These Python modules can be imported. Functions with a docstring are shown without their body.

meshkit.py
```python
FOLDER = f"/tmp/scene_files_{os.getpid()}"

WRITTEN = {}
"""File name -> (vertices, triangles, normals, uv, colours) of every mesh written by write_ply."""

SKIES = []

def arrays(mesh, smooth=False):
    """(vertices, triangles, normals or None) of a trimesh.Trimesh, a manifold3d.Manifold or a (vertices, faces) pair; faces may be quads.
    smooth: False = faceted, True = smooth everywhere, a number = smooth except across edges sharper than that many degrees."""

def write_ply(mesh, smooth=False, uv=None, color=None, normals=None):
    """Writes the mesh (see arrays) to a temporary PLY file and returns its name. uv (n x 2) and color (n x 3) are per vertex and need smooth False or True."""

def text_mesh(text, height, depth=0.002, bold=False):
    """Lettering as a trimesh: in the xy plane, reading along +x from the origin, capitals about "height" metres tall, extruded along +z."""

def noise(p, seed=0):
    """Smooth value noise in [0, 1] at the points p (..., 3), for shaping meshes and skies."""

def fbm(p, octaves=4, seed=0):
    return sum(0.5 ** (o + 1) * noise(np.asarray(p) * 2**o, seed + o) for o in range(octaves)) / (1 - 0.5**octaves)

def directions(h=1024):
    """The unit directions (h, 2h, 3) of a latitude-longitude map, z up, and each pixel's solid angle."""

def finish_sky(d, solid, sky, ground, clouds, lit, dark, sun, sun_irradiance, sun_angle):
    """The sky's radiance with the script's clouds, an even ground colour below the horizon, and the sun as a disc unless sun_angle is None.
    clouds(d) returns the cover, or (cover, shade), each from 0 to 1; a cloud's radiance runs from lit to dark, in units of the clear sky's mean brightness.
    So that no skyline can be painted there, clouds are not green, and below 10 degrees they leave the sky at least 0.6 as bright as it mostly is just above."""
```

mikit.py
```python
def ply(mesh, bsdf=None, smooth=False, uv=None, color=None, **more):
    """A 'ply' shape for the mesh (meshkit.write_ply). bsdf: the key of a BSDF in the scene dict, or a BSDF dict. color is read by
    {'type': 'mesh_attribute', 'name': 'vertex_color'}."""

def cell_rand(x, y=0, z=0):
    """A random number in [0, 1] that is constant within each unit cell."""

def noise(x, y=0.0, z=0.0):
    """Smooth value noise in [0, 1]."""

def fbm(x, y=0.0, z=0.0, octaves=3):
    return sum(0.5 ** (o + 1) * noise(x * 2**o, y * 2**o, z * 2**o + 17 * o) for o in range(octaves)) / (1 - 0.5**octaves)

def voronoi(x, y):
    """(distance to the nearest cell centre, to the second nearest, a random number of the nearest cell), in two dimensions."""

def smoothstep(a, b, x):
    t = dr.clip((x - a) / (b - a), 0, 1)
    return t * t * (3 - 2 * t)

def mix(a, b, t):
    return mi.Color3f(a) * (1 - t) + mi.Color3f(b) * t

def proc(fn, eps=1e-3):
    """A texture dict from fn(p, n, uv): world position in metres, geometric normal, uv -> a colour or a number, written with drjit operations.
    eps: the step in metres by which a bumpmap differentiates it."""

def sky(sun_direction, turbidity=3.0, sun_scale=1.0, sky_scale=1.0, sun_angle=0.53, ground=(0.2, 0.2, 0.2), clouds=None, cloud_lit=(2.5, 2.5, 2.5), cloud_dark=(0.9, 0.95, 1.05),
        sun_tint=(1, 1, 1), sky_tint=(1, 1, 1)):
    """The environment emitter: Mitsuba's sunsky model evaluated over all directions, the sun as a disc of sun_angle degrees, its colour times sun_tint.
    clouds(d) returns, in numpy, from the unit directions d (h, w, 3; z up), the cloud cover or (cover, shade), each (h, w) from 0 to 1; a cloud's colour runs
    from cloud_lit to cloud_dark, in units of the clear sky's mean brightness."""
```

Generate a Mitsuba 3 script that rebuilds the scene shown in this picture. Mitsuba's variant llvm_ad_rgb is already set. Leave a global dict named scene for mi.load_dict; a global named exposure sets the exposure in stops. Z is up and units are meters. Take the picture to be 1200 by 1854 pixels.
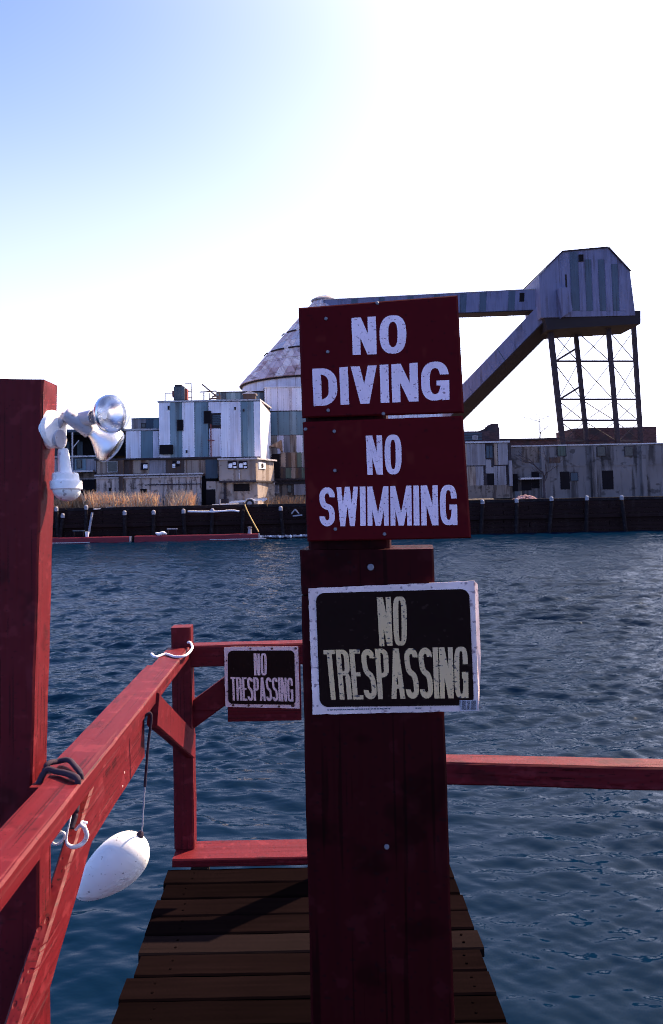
import math, random
import numpy as np, trimesh, mitsuba as mi, drjit as dr
import mikit, meshkit
from mikit import noise, fbm, smoothstep, mix, proc, ply
from shapely import Polygon, MultiPolygon, LineString, box as sbox, union_all, affinity

# ------------------------------------------------------------------ camera, sky, exposure
EYE = np.array([0.0, 0.0, 3.3])                  # water is z = 0
F, CX, CY = 1484.0, 562.0, 812.0                  # lens, in pixels of the 1200 x 1854 picture
PITCH, ROLL = math.atan(88 / F), 0.02
_f = np.array([0, math.cos(PITCH), math.sin(PITCH)])
_r0, _u0 = np.array([1.0, 0, 0]), np.array([0, -math.sin(PITCH), math.cos(PITCH)])
RT = _r0 * math.cos(ROLL) - _u0 * math.sin(ROLL)
UP = _u0 * math.cos(ROLL) + _r0 * math.sin(ROLL)
T = mi.ScalarTransform4f
scene, labels = {}, {}
scene['camera'] = {'type': 'perspective', 'fov': math.degrees(2 * math.atan(600 / F)), 'fov_axis': 'x',
                   'to_world': T().look_at(origin=EYE.tolist(), target=(EYE + _f).tolist(), up=UP.tolist()),
                   'principal_point_offset_x': (600 - CX) / 1200, 'principal_point_offset_y': (927 - CY) / 1854,
                   'near_clip': 0.05, 'far_clip': 6000.0}
SUN = (0.552, 0.497, 0.669)
def haze_sky(d):
    """White veil of haze: thick low down, thick round the sun, thin high up on the far side."""
    s = np.array(SUN) / np.linalg.norm(SUN)
    el = np.degrees(np.arcsin(np.clip(d[..., 2], -1, 1)))
    ang = np.degrees(np.arccos(np.clip(d @ s, -1, 1)))
    n = meshkit.fbm(d * [1.6, 1.6, 3.0] + 4.0, 3) - .5
    low = np.clip((31 + 5 * n - el) / 31, 0, 1) ** 1.6 * np.clip((135 - ang) / 60, .12, 1)
    glow = np.exp(-(ang / (33 + 4 * n)) ** 2)
    cover = np.clip(1 - (1 - low) * (1 - glow), 0, 1)
    return cover, np.clip((ang - 30) / 85, 0, 1)
scene['sky'] = mikit.sky(SUN, turbidity=2.6, sky_scale=1.3, sun_scale=1.5, clouds=haze_sky, cloud_lit=(3.8, 3.65, 3.95), cloud_dark=(1.1, 1.05, 1.35),
                         sky_tint=(0.78, 0.79, 1.14), sun_tint=(1.0, 0.93, 0.90), ground=(0.06, 0.06, 0.07))
exposure = 2.7

def ray(x, y):
    return _f + RT * ((x - CX) / F) - UP * ((y - CY) / F)
def at(x, y, Y):                                  # the point seen at a pixel of the photograph, at distance Y
    d = ray(x, y)
    return EYE + d * (Y / d[1])
def at_z(x, y, z):
    d = ray(x, y)
    return EYE + d * ((z - EYE[2]) / d[2])
def on_plane(x, y, p0, n):
    d = ray(x, y)
    return EYE + d * (np.dot(np.asarray(p0) - EYE, n) / np.dot(d, n))

# ------------------------------------------------------------------ helpers
rng = np.random.default_rng(7)
rnd = random.Random(11)
def numbered(key):
    if key not in scene and key not in labels and not any(k.startswith(key + '__') for k in scene): return key
    i = 1
    while True:
        k = f'{key}_{i:03d}'
        if k not in scene and k not in labels and not any(q.startswith(k + '__') for q in scene): return k
        i += 1
_used = set()
def newkey(key):
    k, i = key, 0
    while k in _used:
        i += 1
        k = f'{key}_{i:03d}'
    _used.add(k)
    return k
def obj(name, mesh, m, parent=None, smooth=False):
    key = newkey((parent + '__' if parent else '') + name)
    scene[key] = ply(mesh, m, smooth=smooth)
    return key
def thing(name, label, cat, group=None):
    key = newkey(name)
    labels[key] = {'label': label, 'category': cat}
    if group: labels[key]['group'] = group
    return key
def solo(name, mesh, m, label, cat, group=None, smooth=False, kind=None):
    key = obj(name, mesh, m, None, smooth)
    labels[key] = {'label': label, 'category': cat}
    if group: labels[key]['group'] = group
    if kind: labels[key]['kind'] = kind
    return key
def struct(name, mesh, m, label, smooth=False):
    key = obj(name, mesh, m, None, smooth)
    labels[key] = {'kind': 'structure', 'label': label}
    return key

def cat(ms): return trimesh.util.concatenate(ms)
def bx(x0, x1, y0, y1, z0, z1):
    m = trimesh.creation.box([abs(x1 - x0), abs(y1 - y0), abs(z1 - z0)])
    m.apply_translation([(x0 + x1) / 2, (y0 + y1) / 2, (z0 + z1) / 2])
    return m
def beam(p, q, w, h, up=(0, 0, 1), c=0.006, wob=0.0, seed=0):
    """A timber from p to q with chamfered edges: w across, h along up."""
    p, q = np.asarray(p, float), np.asarray(q, float)
    d = q - p; L = np.linalg.norm(d); d /= L
    u = np.asarray(up, float)
    if abs(np.dot(u, d)) > .99 * np.linalg.norm(u): u = np.array([0, 1.0, 0])
    u = u - d * np.dot(u, d); u /= np.linalg.norm(u)
    s = np.cross(d, u)
    a, b = w / 2, h / 2
    prof = [(-a + c, -b), (a - c, -b), (a, -b + c), (a, b - c), (a - c, b), (-a + c, b), (-a, b - c), (-a, -b + c)]
    n = max(2, int(L / 0.06) + 1) if wob else 2
    V, Fc = [], []
    for i in range(n):
        t = i / (n - 1)
        cpt = p + d * L * t
        for k, (x, y) in enumerate(prof):
            V.append(cpt + s * x + u * y)
    V = np.array(V)
    if wob:
        V = V + (np.stack([meshkit.fbm(V * 9 + seed * 7.1 + o, 3) for o in (0, 31, 57)], -1) - 0.5) * 2 * wob
    m8 = len(prof)
    for i in range(n - 1):
        for k in range(m8):
            a0, a1 = i * m8 + k, i * m8 + (k + 1) % m8
            Fc += [[a0, a1, a1 + m8], [a0, a1 + m8, a0 + m8]]
    for k in range(1, m8 - 1):
        Fc.append([0, k + 1, k])
        o = (n - 1) * m8
        Fc.append([o, o + k, o + k + 1])
    return trimesh.Trimesh(V, Fc, process=False)
def smooth_path(pts, n=10):
    P = np.asarray(pts, float)
    P = np.vstack([2 * P[0] - P[1], P, 2 * P[-1] - P[-2]])
    out = []
    for i in range(1, len(P) - 2):
        for t in np.linspace(0, 1, n, endpoint=False):
            a, b, c_, d = P[i - 1:i + 3]
            out.append(0.5 * (2 * b + (c_ - a) * t + (2 * a - 5 * b + 4 * c_ - d) * t * t + (3 * b - a - 3 * c_ + d) * t ** 3))
    out.append(P[-2])
    return np.array(out)
def tube(pts, r, sides=8, closed_caps=True):
    p = np.asarray(pts, float)
    r = np.broadcast_to(np.asarray(r, float), (len(p),))
    t = np.gradient(p, axis=0); t /= np.linalg.norm(t, axis=1, keepdims=True) + 1e-12
    a = np.cross(t, np.where(np.abs(t[:, 2:]) < 0.9, [0, 0, 1.0], [1.0, 0, 0])); a /= np.linalg.norm(a, axis=1, keepdims=True)
    b = np.cross(t, a)
    g = np.arange(sides) * 2 * np.pi / sides
    v = p[:, None] + r[:, None, None] * (np.cos(g)[None, :, None] * a[:, None] + np.sin(g)[None, :, None] * b[:, None])
    v = v.reshape(-1, 3)
    f = []
    for i in range(len(p) - 1):
        for k in range(sides):
            k1 = (k + 1) % sides
            f += [[i * sides + k, i * sides + k1, (i + 1) * sides + k1], [i * sides + k, (i + 1) * sides + k1, (i + 1) * sides + k]]
    v = np.vstack([v, p[:1], p[-1:]])
    n0, n1 = len(v) - 2, len(v) - 1
    o = (len(p) - 1) * sides
    for k in range(sides):
        f += [[n0, (k + 1) % sides, k], [n1, o + k, o + (k + 1) % sides]]
    return trimesh.Trimesh(v, f, process=False)
def rod(p, q, r, sides=8): return tube([p, q], r, sides)
def frame(axis):
    z = np.asarray(axis, float); z /= np.linalg.norm(z)
    x = np.cross([0, 0, 1.0], z) if abs(z[2]) < 0.95 else np.array([1.0, 0, 0])
    x /= np.linalg.norm(x); y = np.cross(z, x)
    M = np.eye(4); M[:3, 0], M[:3, 1], M[:3, 2] = x, y, z
    return M
def lathe(profile, origin, axis, n=40):
    """profile: (radius, height) along axis from origin."""
    m = trimesh.creation.revolve(np.asarray(profile, float), sections=n)
    M = frame(axis); M[:3, 3] = origin
    m.apply_transform(M)
    return m
def prism(pts2, z0, z1):
    m = trimesh.creation.extrude_polygon(Polygon(pts2), z1 - z0, engine='earcut')
    m.apply_translation([0, 0, z0])
    return m
def prism_y(pts_xz, y0, y1):
    m = trimesh.creation.extrude_polygon(Polygon(pts_xz), y1 - y0, engine='earcut')
    v = np.array(m.vertices)
    m = trimesh.Trimesh(np.stack([v[:, 0], y1 - v[:, 2], v[:, 1]], -1), m.faces, process=False)
    return m

# ------------------------------------------------------------------ materials
def surf(name, fn, rough=0.7, spec=0.3, bump=None, bscale=1.0, metallic=0.0, **kw):
    base = {'type': 'principled', 'base_color': proc(fn) if callable(fn) else {'type': 'rgb', 'value': list(fn)},
            'roughness': proc(rough) if callable(rough) else rough, 'specular': spec, 'metallic': metallic, **kw}
    if bump is not None:
        base = {'type': 'bumpmap', 'arbitrary': proc(bump, eps=kw.pop('eps', 1e-3)), 'scale': bscale, 'bsdf': base}
    scene[name] = {'type': 'twosided', 'bsdf': base}
def stretched(p, axis, along, across):
    k = [across, across, across]; k[axis] = along
    return p.x * k[0], p.y * k[1], p.z * k[2]
def painted_timber(axis, col, worn):
    def fn(p, n, uv):
        a = stretched(p, axis, 2.0, 90.0)
        b = stretched(p, axis, 5.0, 22.0)
        g = fbm(*a, octaves=3)
        w = fbm(*b, octaves=3)
        base = mix([c * 0.78 for c in col], [c * 1.16 for c in col], g)
        base = mix(base, worn, 0.45 * smoothstep(0.66, 0.80, w))
        sc = fbm(p.x * 26, p.y * 26, p.z * 26, octaves=4)
        base = mix(base, [k * 1.5 + 0.10 * col[0] for k in col], 0.55 * smoothstep(0.60, 0.72, sc))
        base = base * (1 - 0.45 * smoothstep(0.60, 0.74, fbm(p.x * 11 + 5, p.y * 11, p.z * 11, octaves=4)))
        sp = smoothstep(0.80, 0.86, noise(p.x * 120, p.y * 120, p.z * 120))
        base = mix(base, [k * 0.3 + 0.004 for k in col], 0.6 * sp)
        crack = smoothstep(0.74, 0.84, noise(*stretched(p, axis, 2.6, 190.0)))
        return base * (1 - 0.5 * crack)
    def bp(p, n, uv):
        return fbm(*stretched(p, axis, 2.0, 70.0), octaves=2) - 0.8 * smoothstep(0.76, 0.84, noise(*stretched(p, axis, 1.6, 95.0)))
    return fn, bp
RED, RED_SHADED = (0.098, 0.0050, 0.0088), (0.032, 0.0022, 0.0034)  # sign post: same red paint, darkened to put its front shade into the colour
for nm, ax, rc, wc in (('red_x', 0, RED, (0.135, 0.017, 0.024)), ('red_y', 1, RED, (0.135, 0.017, 0.024)), ('red_z', 2, RED, (0.135, 0.017, 0.024)), ('red_shaded_z', 2, RED_SHADED, (0.055, 0.008, 0.010))):
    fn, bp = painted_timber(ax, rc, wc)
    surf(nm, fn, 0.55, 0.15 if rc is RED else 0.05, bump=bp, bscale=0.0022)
def speck(col, dark, f=160.0, lo=0.70, hi=0.78, blot=0.2):
    def fn(p, n, uv):
        s = smoothstep(lo, hi, fbm(p.x * f, p.y * f, p.z * f, octaves=3))
        b = fbm(p.x * 14, p.y * 14, p.z * 14, octaves=3)
        return mix(mix([c * (1 - blot) for c in col], [c * (1 + blot * .6) for c in col], b), dark, s)
    return fn
def sign_red(p, n, uv):
    b = fbm(p.x * 8, p.y * 8, p.z * 8, octaves=4)
    s = smoothstep(0.68, 0.8, fbm(p.x * 120, p.y * 120, p.z * 120, octaves=3))
    c = mix((0.066, 0.0027, 0.0045), (0.100, 0.0044, 0.007), b)
    c = mix(c, (0.03, 0.004, 0.006), s * 0.6)
    return mix(c, (0.13, 0.016, 0.012), 0.5 * smoothstep(0.66, 0.78, fbm(p.x * 30, p.y * 30, p.z * 16, octaves=3)))
surf('sign_red', sign_red, 0.6, 0.05)
surf('letter_white', speck((0.93, 0.70, 0.76), (0.34, 0.16, 0.20), 260.0, 0.66, 0.78), 0.6, 0.3)
def cream(p, n, uv):
    b = fbm(p.x * 16, p.y * 16, p.z * 10, octaves=4)
    s = smoothstep(0.64, 0.74, fbm(p.x * 230, p.y * 230, p.z * 230, octaves=3))
    c = mix((0.78, 0.50, 0.21), (0.62, 0.42, 0.25), b)
    return mix(c, (0.06, 0.05, 0.06), s)
surf('letter_cream', cream, 0.55, 0.3)
surf('letter_pale', speck((0.74, 0.50, 0.46), (0.10, 0.03, 0.05), 190.0, 0.66, 0.76), 0.6, 0.3)
surf('print_black', speck((0.015, 0.006, 0.005), (0.03, 0.015, 0.012), 90.0), 0.6, 0.04)
surf('sheet_white', speck((0.84, 0.62, 0.56), (0.34, 0.22, 0.22), 120.0, 0.60, 0.74, 0.35), 0.5, 0.35)
surf('small_print', (0.10, 0.10, 0.13), 0.6)
surf('rust_spot', (0.07, 0.03, 0.025), 0.8)
surf('bolt_zinc', (0.20, 0.19, 0.21), 0.45, 0.4, metallic=0.2)
surf('rope_white', speck((0.72, 0.70, 0.72), (0.4, 0.36, 0.36), 300.0), 0.85, 0.2)
surf('rope_dark', speck((0.035, 0.022, 0.035), (0.07, 0.05, 0.06), 300.0), 0.85, 0.2)
surf('line_thin', (0.30, 0.30, 0.36), 0.7)
surf('buoy_white', speck((0.80, 0.79, 0.74), (0.35, 0.33, 0.3), 90.0, 0.70, 0.76, 0.06), 0.4, 0.4)
surf('fixture_white', speck((0.90, 0.88, 0.84), (0.6, 0.5, 0.45), 70.0, 0.72, 0.84, 0.06), 0.35, 0.5)
surf('fixture_grey', speck((0.46, 0.44, 0.47), (0.2, 0.18, 0.2), 90.0, 0.64, 0.8, 0.15), 0.4, 0.5)
scene['mirror_silver'] = {'type': 'twosided', 'bsdf': {'type': 'roughconductor', 'material': 'Al', 'alpha': 0.10}}
scene['silver_satin'] = {'type': 'twosided', 'bsdf': {'type': 'roughconductor', 'material': 'Al', 'alpha': 0.28}}
scene['lamp_glass'] = {'type': 'thindielectric', 'int_ior': 1.5}
def deckwood(p, n, uv):
    g = fbm(p.x * 3, p.y * 60, p.z * 60, octaves=3)
    b = fbm(p.x * 2.2, p.y * 2.2, p.z, octaves=3)
    return mix((0.0015, 0.001, 0.001), (0.008, 0.0045, 0.0048), g * 0.6 + b * 0.4)
surf('deck_wood', deckwood, 0.95, 0.0)
surf('deck_wood_grey', lambda p, n, uv: deckwood(p, n, uv) * 1.5 + 0.002, 0.95, 0.0)
surf('deck_wood_dark', lambda p, n, uv: deckwood(p, n, uv) * 0.65, 0.95, 0.0)

def cladding(col, stain, amt=0.35, corr=True):
    def fn(p, n, uv):
        h = p.x * 0.95 + p.y * 0.31
        st = fbm(h * 4.2, 3.7, p.z * 0.28, octaves=4)
        bl = fbm(h * 0.9, 9.2, p.z * 0.8, octaves=3)
        c = mix([k * 0.86 for k in col], [k * 1.08 for k in col], bl)
        c = mix(c, stain, amt * smoothstep(0.44, 0.74, st))
        run = smoothstep(0.64, 0.80, noise(h * 5.3, 2.2, p.z * 0.16)) * fbm(h * 1.7, 5.5, p.z * 0.9, octaves=2)
        c = mix(c, [stain[0] * 0.62, stain[1] * 0.42, stain[2] * 0.34], 0.75 * run)
        rib = 0.5 + 0.5 * dr.sin(h * 31.4)
        return c * (0.93 + 0.07 * rib) if corr else c
    return fn
surf('panel_white', cladding((0.86, 0.82, 0.85), (0.62, 0.54, 0.54)), 0.6, 0.25)
surf('panel_white_dull', cladding((0.76, 0.71, 0.76), (0.52, 0.44, 0.44), 0.5), 0.65, 0.25)
surf('panel_teal', cladding((0.16, 0.235, 0.265), (0.11, 0.14, 0.15), 0.45), 0.6, 0.25)
surf('panel_teal_pale', cladding((0.235, 0.315, 0.345), (0.16, 0.19, 0.20), 0.4), 0.6, 0.25)
surf('panel_blue_dim', cladding((0.060, 0.085, 0.11), (0.04, 0.05, 0.06), 0.5), 0.65, 0.25)
surf('panel_rusty', cladding((0.33, 0.26, 0.21), (0.10, 0.05, 0.03), 0.9), 0.8, 0.15)
surf('panel_rust_dark', cladding((0.075, 0.055, 0.05), (0.13, 0.075, 0.045), 0.8), 0.8, 0.15)
surf('panel_grey', cladding((0.27, 0.25, 0.265), (0.13, 0.11, 0.11), 0.7), 0.6, 0.25)
surf('panel_green', cladding((0.10, 0.13, 0.10), (0.06, 0.06, 0.05), 0.6), 0.7, 0.2)
surf('gallery_grey', cladding((0.165, 0.165, 0.26), (0.09, 0.09, 0.145), 0.6), 0.55, 0.3)
surf('gallery_teal', cladding((0.065, 0.092, 0.13), (0.045, 0.06, 0.09), 0.5), 0.55, 0.3)
def concrete(col, stain, f=1.0):
    def fn(p, n, uv):
        h = p.x * 0.95 + p.y * 0.31
        a = fbm(h * 0.8 * f, 1.3, p.z * 0.9 * f, octaves=4)
        b = fbm(h * 5 * f, 4.1, p.z * 0.5 * f, octaves=4)
        c = mix([k * 0.75 for k in col], [k * 1.2 for k in col], a)
        c = mix(c, stain, 0.85 * smoothstep(0.46, 0.72, b))
        sp = smoothstep(0.6, 0.72, fbm(h * 2.6 * f, 7.7, p.z * 2.6 * f, octaves=3))
        return mix(c, [k * 0.4 for k in stain], 0.6 * sp)
    return fn
surf('concrete_stained', concrete((0.46, 0.38, 0.34), (0.085, 0.06, 0.05), 1.3), 0.85, 0.15)
surf('concrete_rust', concrete((0.19, 0.15, 0.125), (0.05, 0.035, 0.03)), 0.85, 0.15)
surf('stucco_tan', concrete((0.34, 0.285, 0.25), (0.19, 0.14, 0.11), 0.7), 0.85, 0.15)
surf('stucco_grey', concrete((0.165, 0.15, 0.15), (0.035, 0.03, 0.03), 0.6), 0.85, 0.15)
def brick(p, n, uv):
    row = dr.floor(p.z / 0.09)
    r = mikit.cell_rand(dr.floor((p.x + 0.11 * (row - 2 * dr.floor(row / 2))) / 0.22), row, 0)
    c = mix((0.045, 0.028, 0.032), (0.10, 0.055, 0.058), r)
    return mix(c, (0.04, 0.035, 0.04), smoothstep(0.45, 0.75, fbm(p.x * 0.9, p.y * 0.9, p.z * 0.9, octaves=3)))
surf('brick_dark', brick, 0.85, 0.15)
surf('opening_dark', (0.010, 0.008, 0.010), 0.8, 0.1)
surf('pane_dark', (0.014, 0.014, 0.018), 0.15, 0.5)
surf('trim_pale', speck((0.50, 0.47, 0.47), (0.2, 0.16, 0.15), 8.0, 0.5, 0.8, 0.2), 0.7, 0.2)
surf('trim_dark', speck((0.035, 0.028, 0.032), (0.07, 0.05, 0.05), 5.0, 0.5, 0.8, 0.2), 0.8, 0.2)
surf('curtain_white', (0.75, 0.76, 0.78), 0.8, 0.2)
surf('steel_dark', speck((0.035, 0.026, 0.034), (0.06, 0.04, 0.04), 4.0, 0.5, 0.8, 0.2), 0.7, 0.2)
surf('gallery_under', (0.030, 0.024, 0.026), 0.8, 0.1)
surf('pipe_red', (0.22, 0.06, 0.05), 0.7, 0.2)
def timber_dark(p, n, uv):
    g = fbm(p.x * 0.6, p.y, p.z * 7, octaves=4)
    v = fbm(p.x * 3.2, p.y, p.z * 0.35, octaves=3)
    return mix(mix((0.009, 0.0034, 0.0034), (0.024, 0.0100, 0.0095), g), (0.040, 0.029, 0.028), 0.5 * smoothstep(0.6, 0.8, v))
surf('bulkhead_timber', timber_dark, 0.85, 0.15)
surf('pile_timber', speck((0.013, 0.0085, 0.010), (0.03, 0.025, 0.027), 6.0, 0.5, 0.8, 0.3), 0.85, 0.15)
surf('pile_cap_white', speck((0.32, 0.31, 0.34), (0.15, 0.14, 0.15), 7.0, 0.5, 0.8, 0.2), 0.6, 0.3)
surf('boom_red', speck((0.17, 0.011, 0.022), (0.12, 0.012, 0.02), 5.0, 0.5, 0.8, 0.2), 0.5, 0.3)
surf('white_paint', (0.74, 0.73, 0.72), 0.5, 0.3)
surf('tyre_black', (0.02, 0.02, 0.022), 0.8, 0.2)
surf('rope_yellow', (0.55, 0.36, 0.12), 0.7, 0.2)
DOME = {'dome_pale': ((0.78, 0.60, 0.53), (0.46, 0.30, 0.27)), 'dome_pink': ((0.64, 0.46, 0.44), (0.42, 0.25, 0.23)),
        'dome_rust': ((0.50, 0.31, 0.29), (0.33, 0.17, 0.15)), 'dome_grey': ((0.56, 0.49, 0.51), (0.36, 0.26, 0.26))}
for k, (a, b) in DOME.items():
    surf(k, concrete(a, b, 0.7), 0.7, 0.25)
def ground_fn(p, n, uv):
    a = fbm(p.x * 0.35, p.y * 0.35, 0.0, octaves=4)
    return mix((0.075, 0.062, 0.052), (0.17, 0.14, 0.11), a)
surf('ground_soil', ground_fn, 0.95, 0.1)
surf('reed_tan', (0.58, 0.40, 0.245), 0.8, 0.15)
surf('reed_brown', (0.24, 0.15, 0.085), 0.8, 0.15)
surf('rubble_pink', speck((0.40, 0.25, 0.23), (0.2, 0.12, 0.11), 3.0, 0.5, 0.8, 0.3), 0.9, 0.1)
surf('bark', (0.060, 0.048, 0.052), 0.9, 0.1)
def wave_bump(p, n, uv):
    lee = 0.22 + 0.78 * smoothstep(6.5, 15.0, p.y + 1.2 * fbm(p.x * .5, p.y * .5, 3.0, octaves=2))      # lee of the dock
    patch = 0.55 + 0.9 * fbm(p.x * 0.16, p.y * 0.10, 8.0, octaves=3)
    return lee * patch * fbm(p.x * 5.0 + p.y * 1.4, p.y * 10.0 - p.x * 1.0, 0.0, octaves=3)
surf('water_calm', (0.0005, 0.0085, 0.0240), 0.15, 0.04)
surf('water_surface', (0.0005, 0.0085, 0.0240), 0.05, 0.045, bump=wave_bump, bscale=0.022)

# ------------------------------------------------------------------ the setting: water, land, bulkhead line
def make_water():
    az = np.arange(-62, 62.01, 0.172) * math.pi / 180
    d = np.exp(np.linspace(math.log(2.0), math.log(92.0), 1000))
    A, D = np.meshgrid(az, d)
    X, Y = D * np.sin(A), D * np.cos(A)
    Z = np.zeros_like(X)
    r = np.random.default_rng(5)
    space = D * 0.0042
    wx = X + 0.5 * np.sin(0.31 * Y + 1.1) + 0.3 * np.sin(0.83 * X - 0.4 * Y)
    wy = Y + 0.5 * np.sin(0.27 * X + 0.6) + 0.25 * np.sin(0.71 * Y + 0.5 * X)
    for i in range(64):
        lam = 0.12 * (2.1 / 0.12) ** r.random()
        th = math.radians(78 + r.normal() * 28)
        k = 2 * math.pi / lam
        slope = 0.072 * (0.6 + 0.8 * r.random()) * (1.2 if lam < 0.7 else 0.55)
        fade = np.clip((lam / space - 2.2) / 2.5, 0, 1)
        ph = k * (wx * math.cos(th) + wy * math.sin(th)) + r.random() * 6.28
        Z += fade * slope / k * (np.sin(ph) + 0.22 * np.cos(2 * ph))
    gust = 0.55 + 0.9 * meshkit.fbm(np.stack([X * 0.16, Y * 0.11, X * 0], -1), 3)
    calm = 0.24 + 0.76 * np.clip((Y - 8.0) / 10.0, 0, 1)       # sheltered under the dock
    Z *= gust * calm
    v = np.stack([X, Y, Z], -1).reshape(-1, 3)
    n, m = X.shape
    i = np.arange(n - 1)[:, None] * m + np.arange(m - 1)[None, :]
    f = np.vstack([np.stack([i, i + m, i + m + 1], -1).reshape(-1, 3), np.stack([i, i + m + 1, i + 1], -1).reshape(-1, 3)])
    f = f[:, ::-1]
    return trimesh.Trimesh(v, f, process=False)
def open_water():
    """The calm rest of the canal round the modelled ripples."""
    return trimesh.Trimesh([[-400, -200, -.25], [400, -200, -.25], [400, 95, -.25], [-400, 95, -.25]], [[0, 1, 2], [0, 2, 3]], process=False)
struct('water', make_water(), 'water_surface', 'rippled dark blue canal water', smooth=True)

obj('open_water', open_water(), 'water_calm', 'water')
YQ = 68.0
ZL = 2.62
def make_land():
    xs = np.concatenate([[-4000, -1000, -300], np.linspace(-90, 110, 201), [300, 1000, 4000]])
    ys = np.concatenate([np.linspace(YQ + 0.02, 80, 31), [90, 110, 150, 300, 1000, 4000]])
    X, Y = np.meshgrid(xs, ys)
    P = np.stack([X * 0.4, Y * 0.6, X * 0], -1)
    Z = ZL + 0.22 * (meshkit.fbm(P, 4) - 0.5) * np.clip((Y - YQ) * 2, 0, 1)
    n, m = X.shape
    i = np.arange(n - 1)[:, None] * m + np.arange(m - 1)[None, :]
    f = np.vstack([np.stack([i, i + 1, i + m + 1], -1).reshape(-1, 3), np.stack([i, i + m + 1, i + m], -1).reshape(-1, 3)])
    v = np.stack([X, Y, Z], -1).reshape(-1, 3)
    # the sea wall face below the edge
    e = np.array([[-4000, YQ + .02, -2], [4000, YQ + .02, -2], [4000, YQ + .02, ZL], [-4000, YQ + .02, ZL]])
    o = len(v)
    return trimesh.Trimesh(np.vstack([v, e]), np.vstack([f, [[o, o + 1, o + 2], [o, o + 2, o + 3]]]), process=False)
struct('ground', make_land(), 'ground_soil', 'dirt yard behind the far bulkhead')

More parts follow.
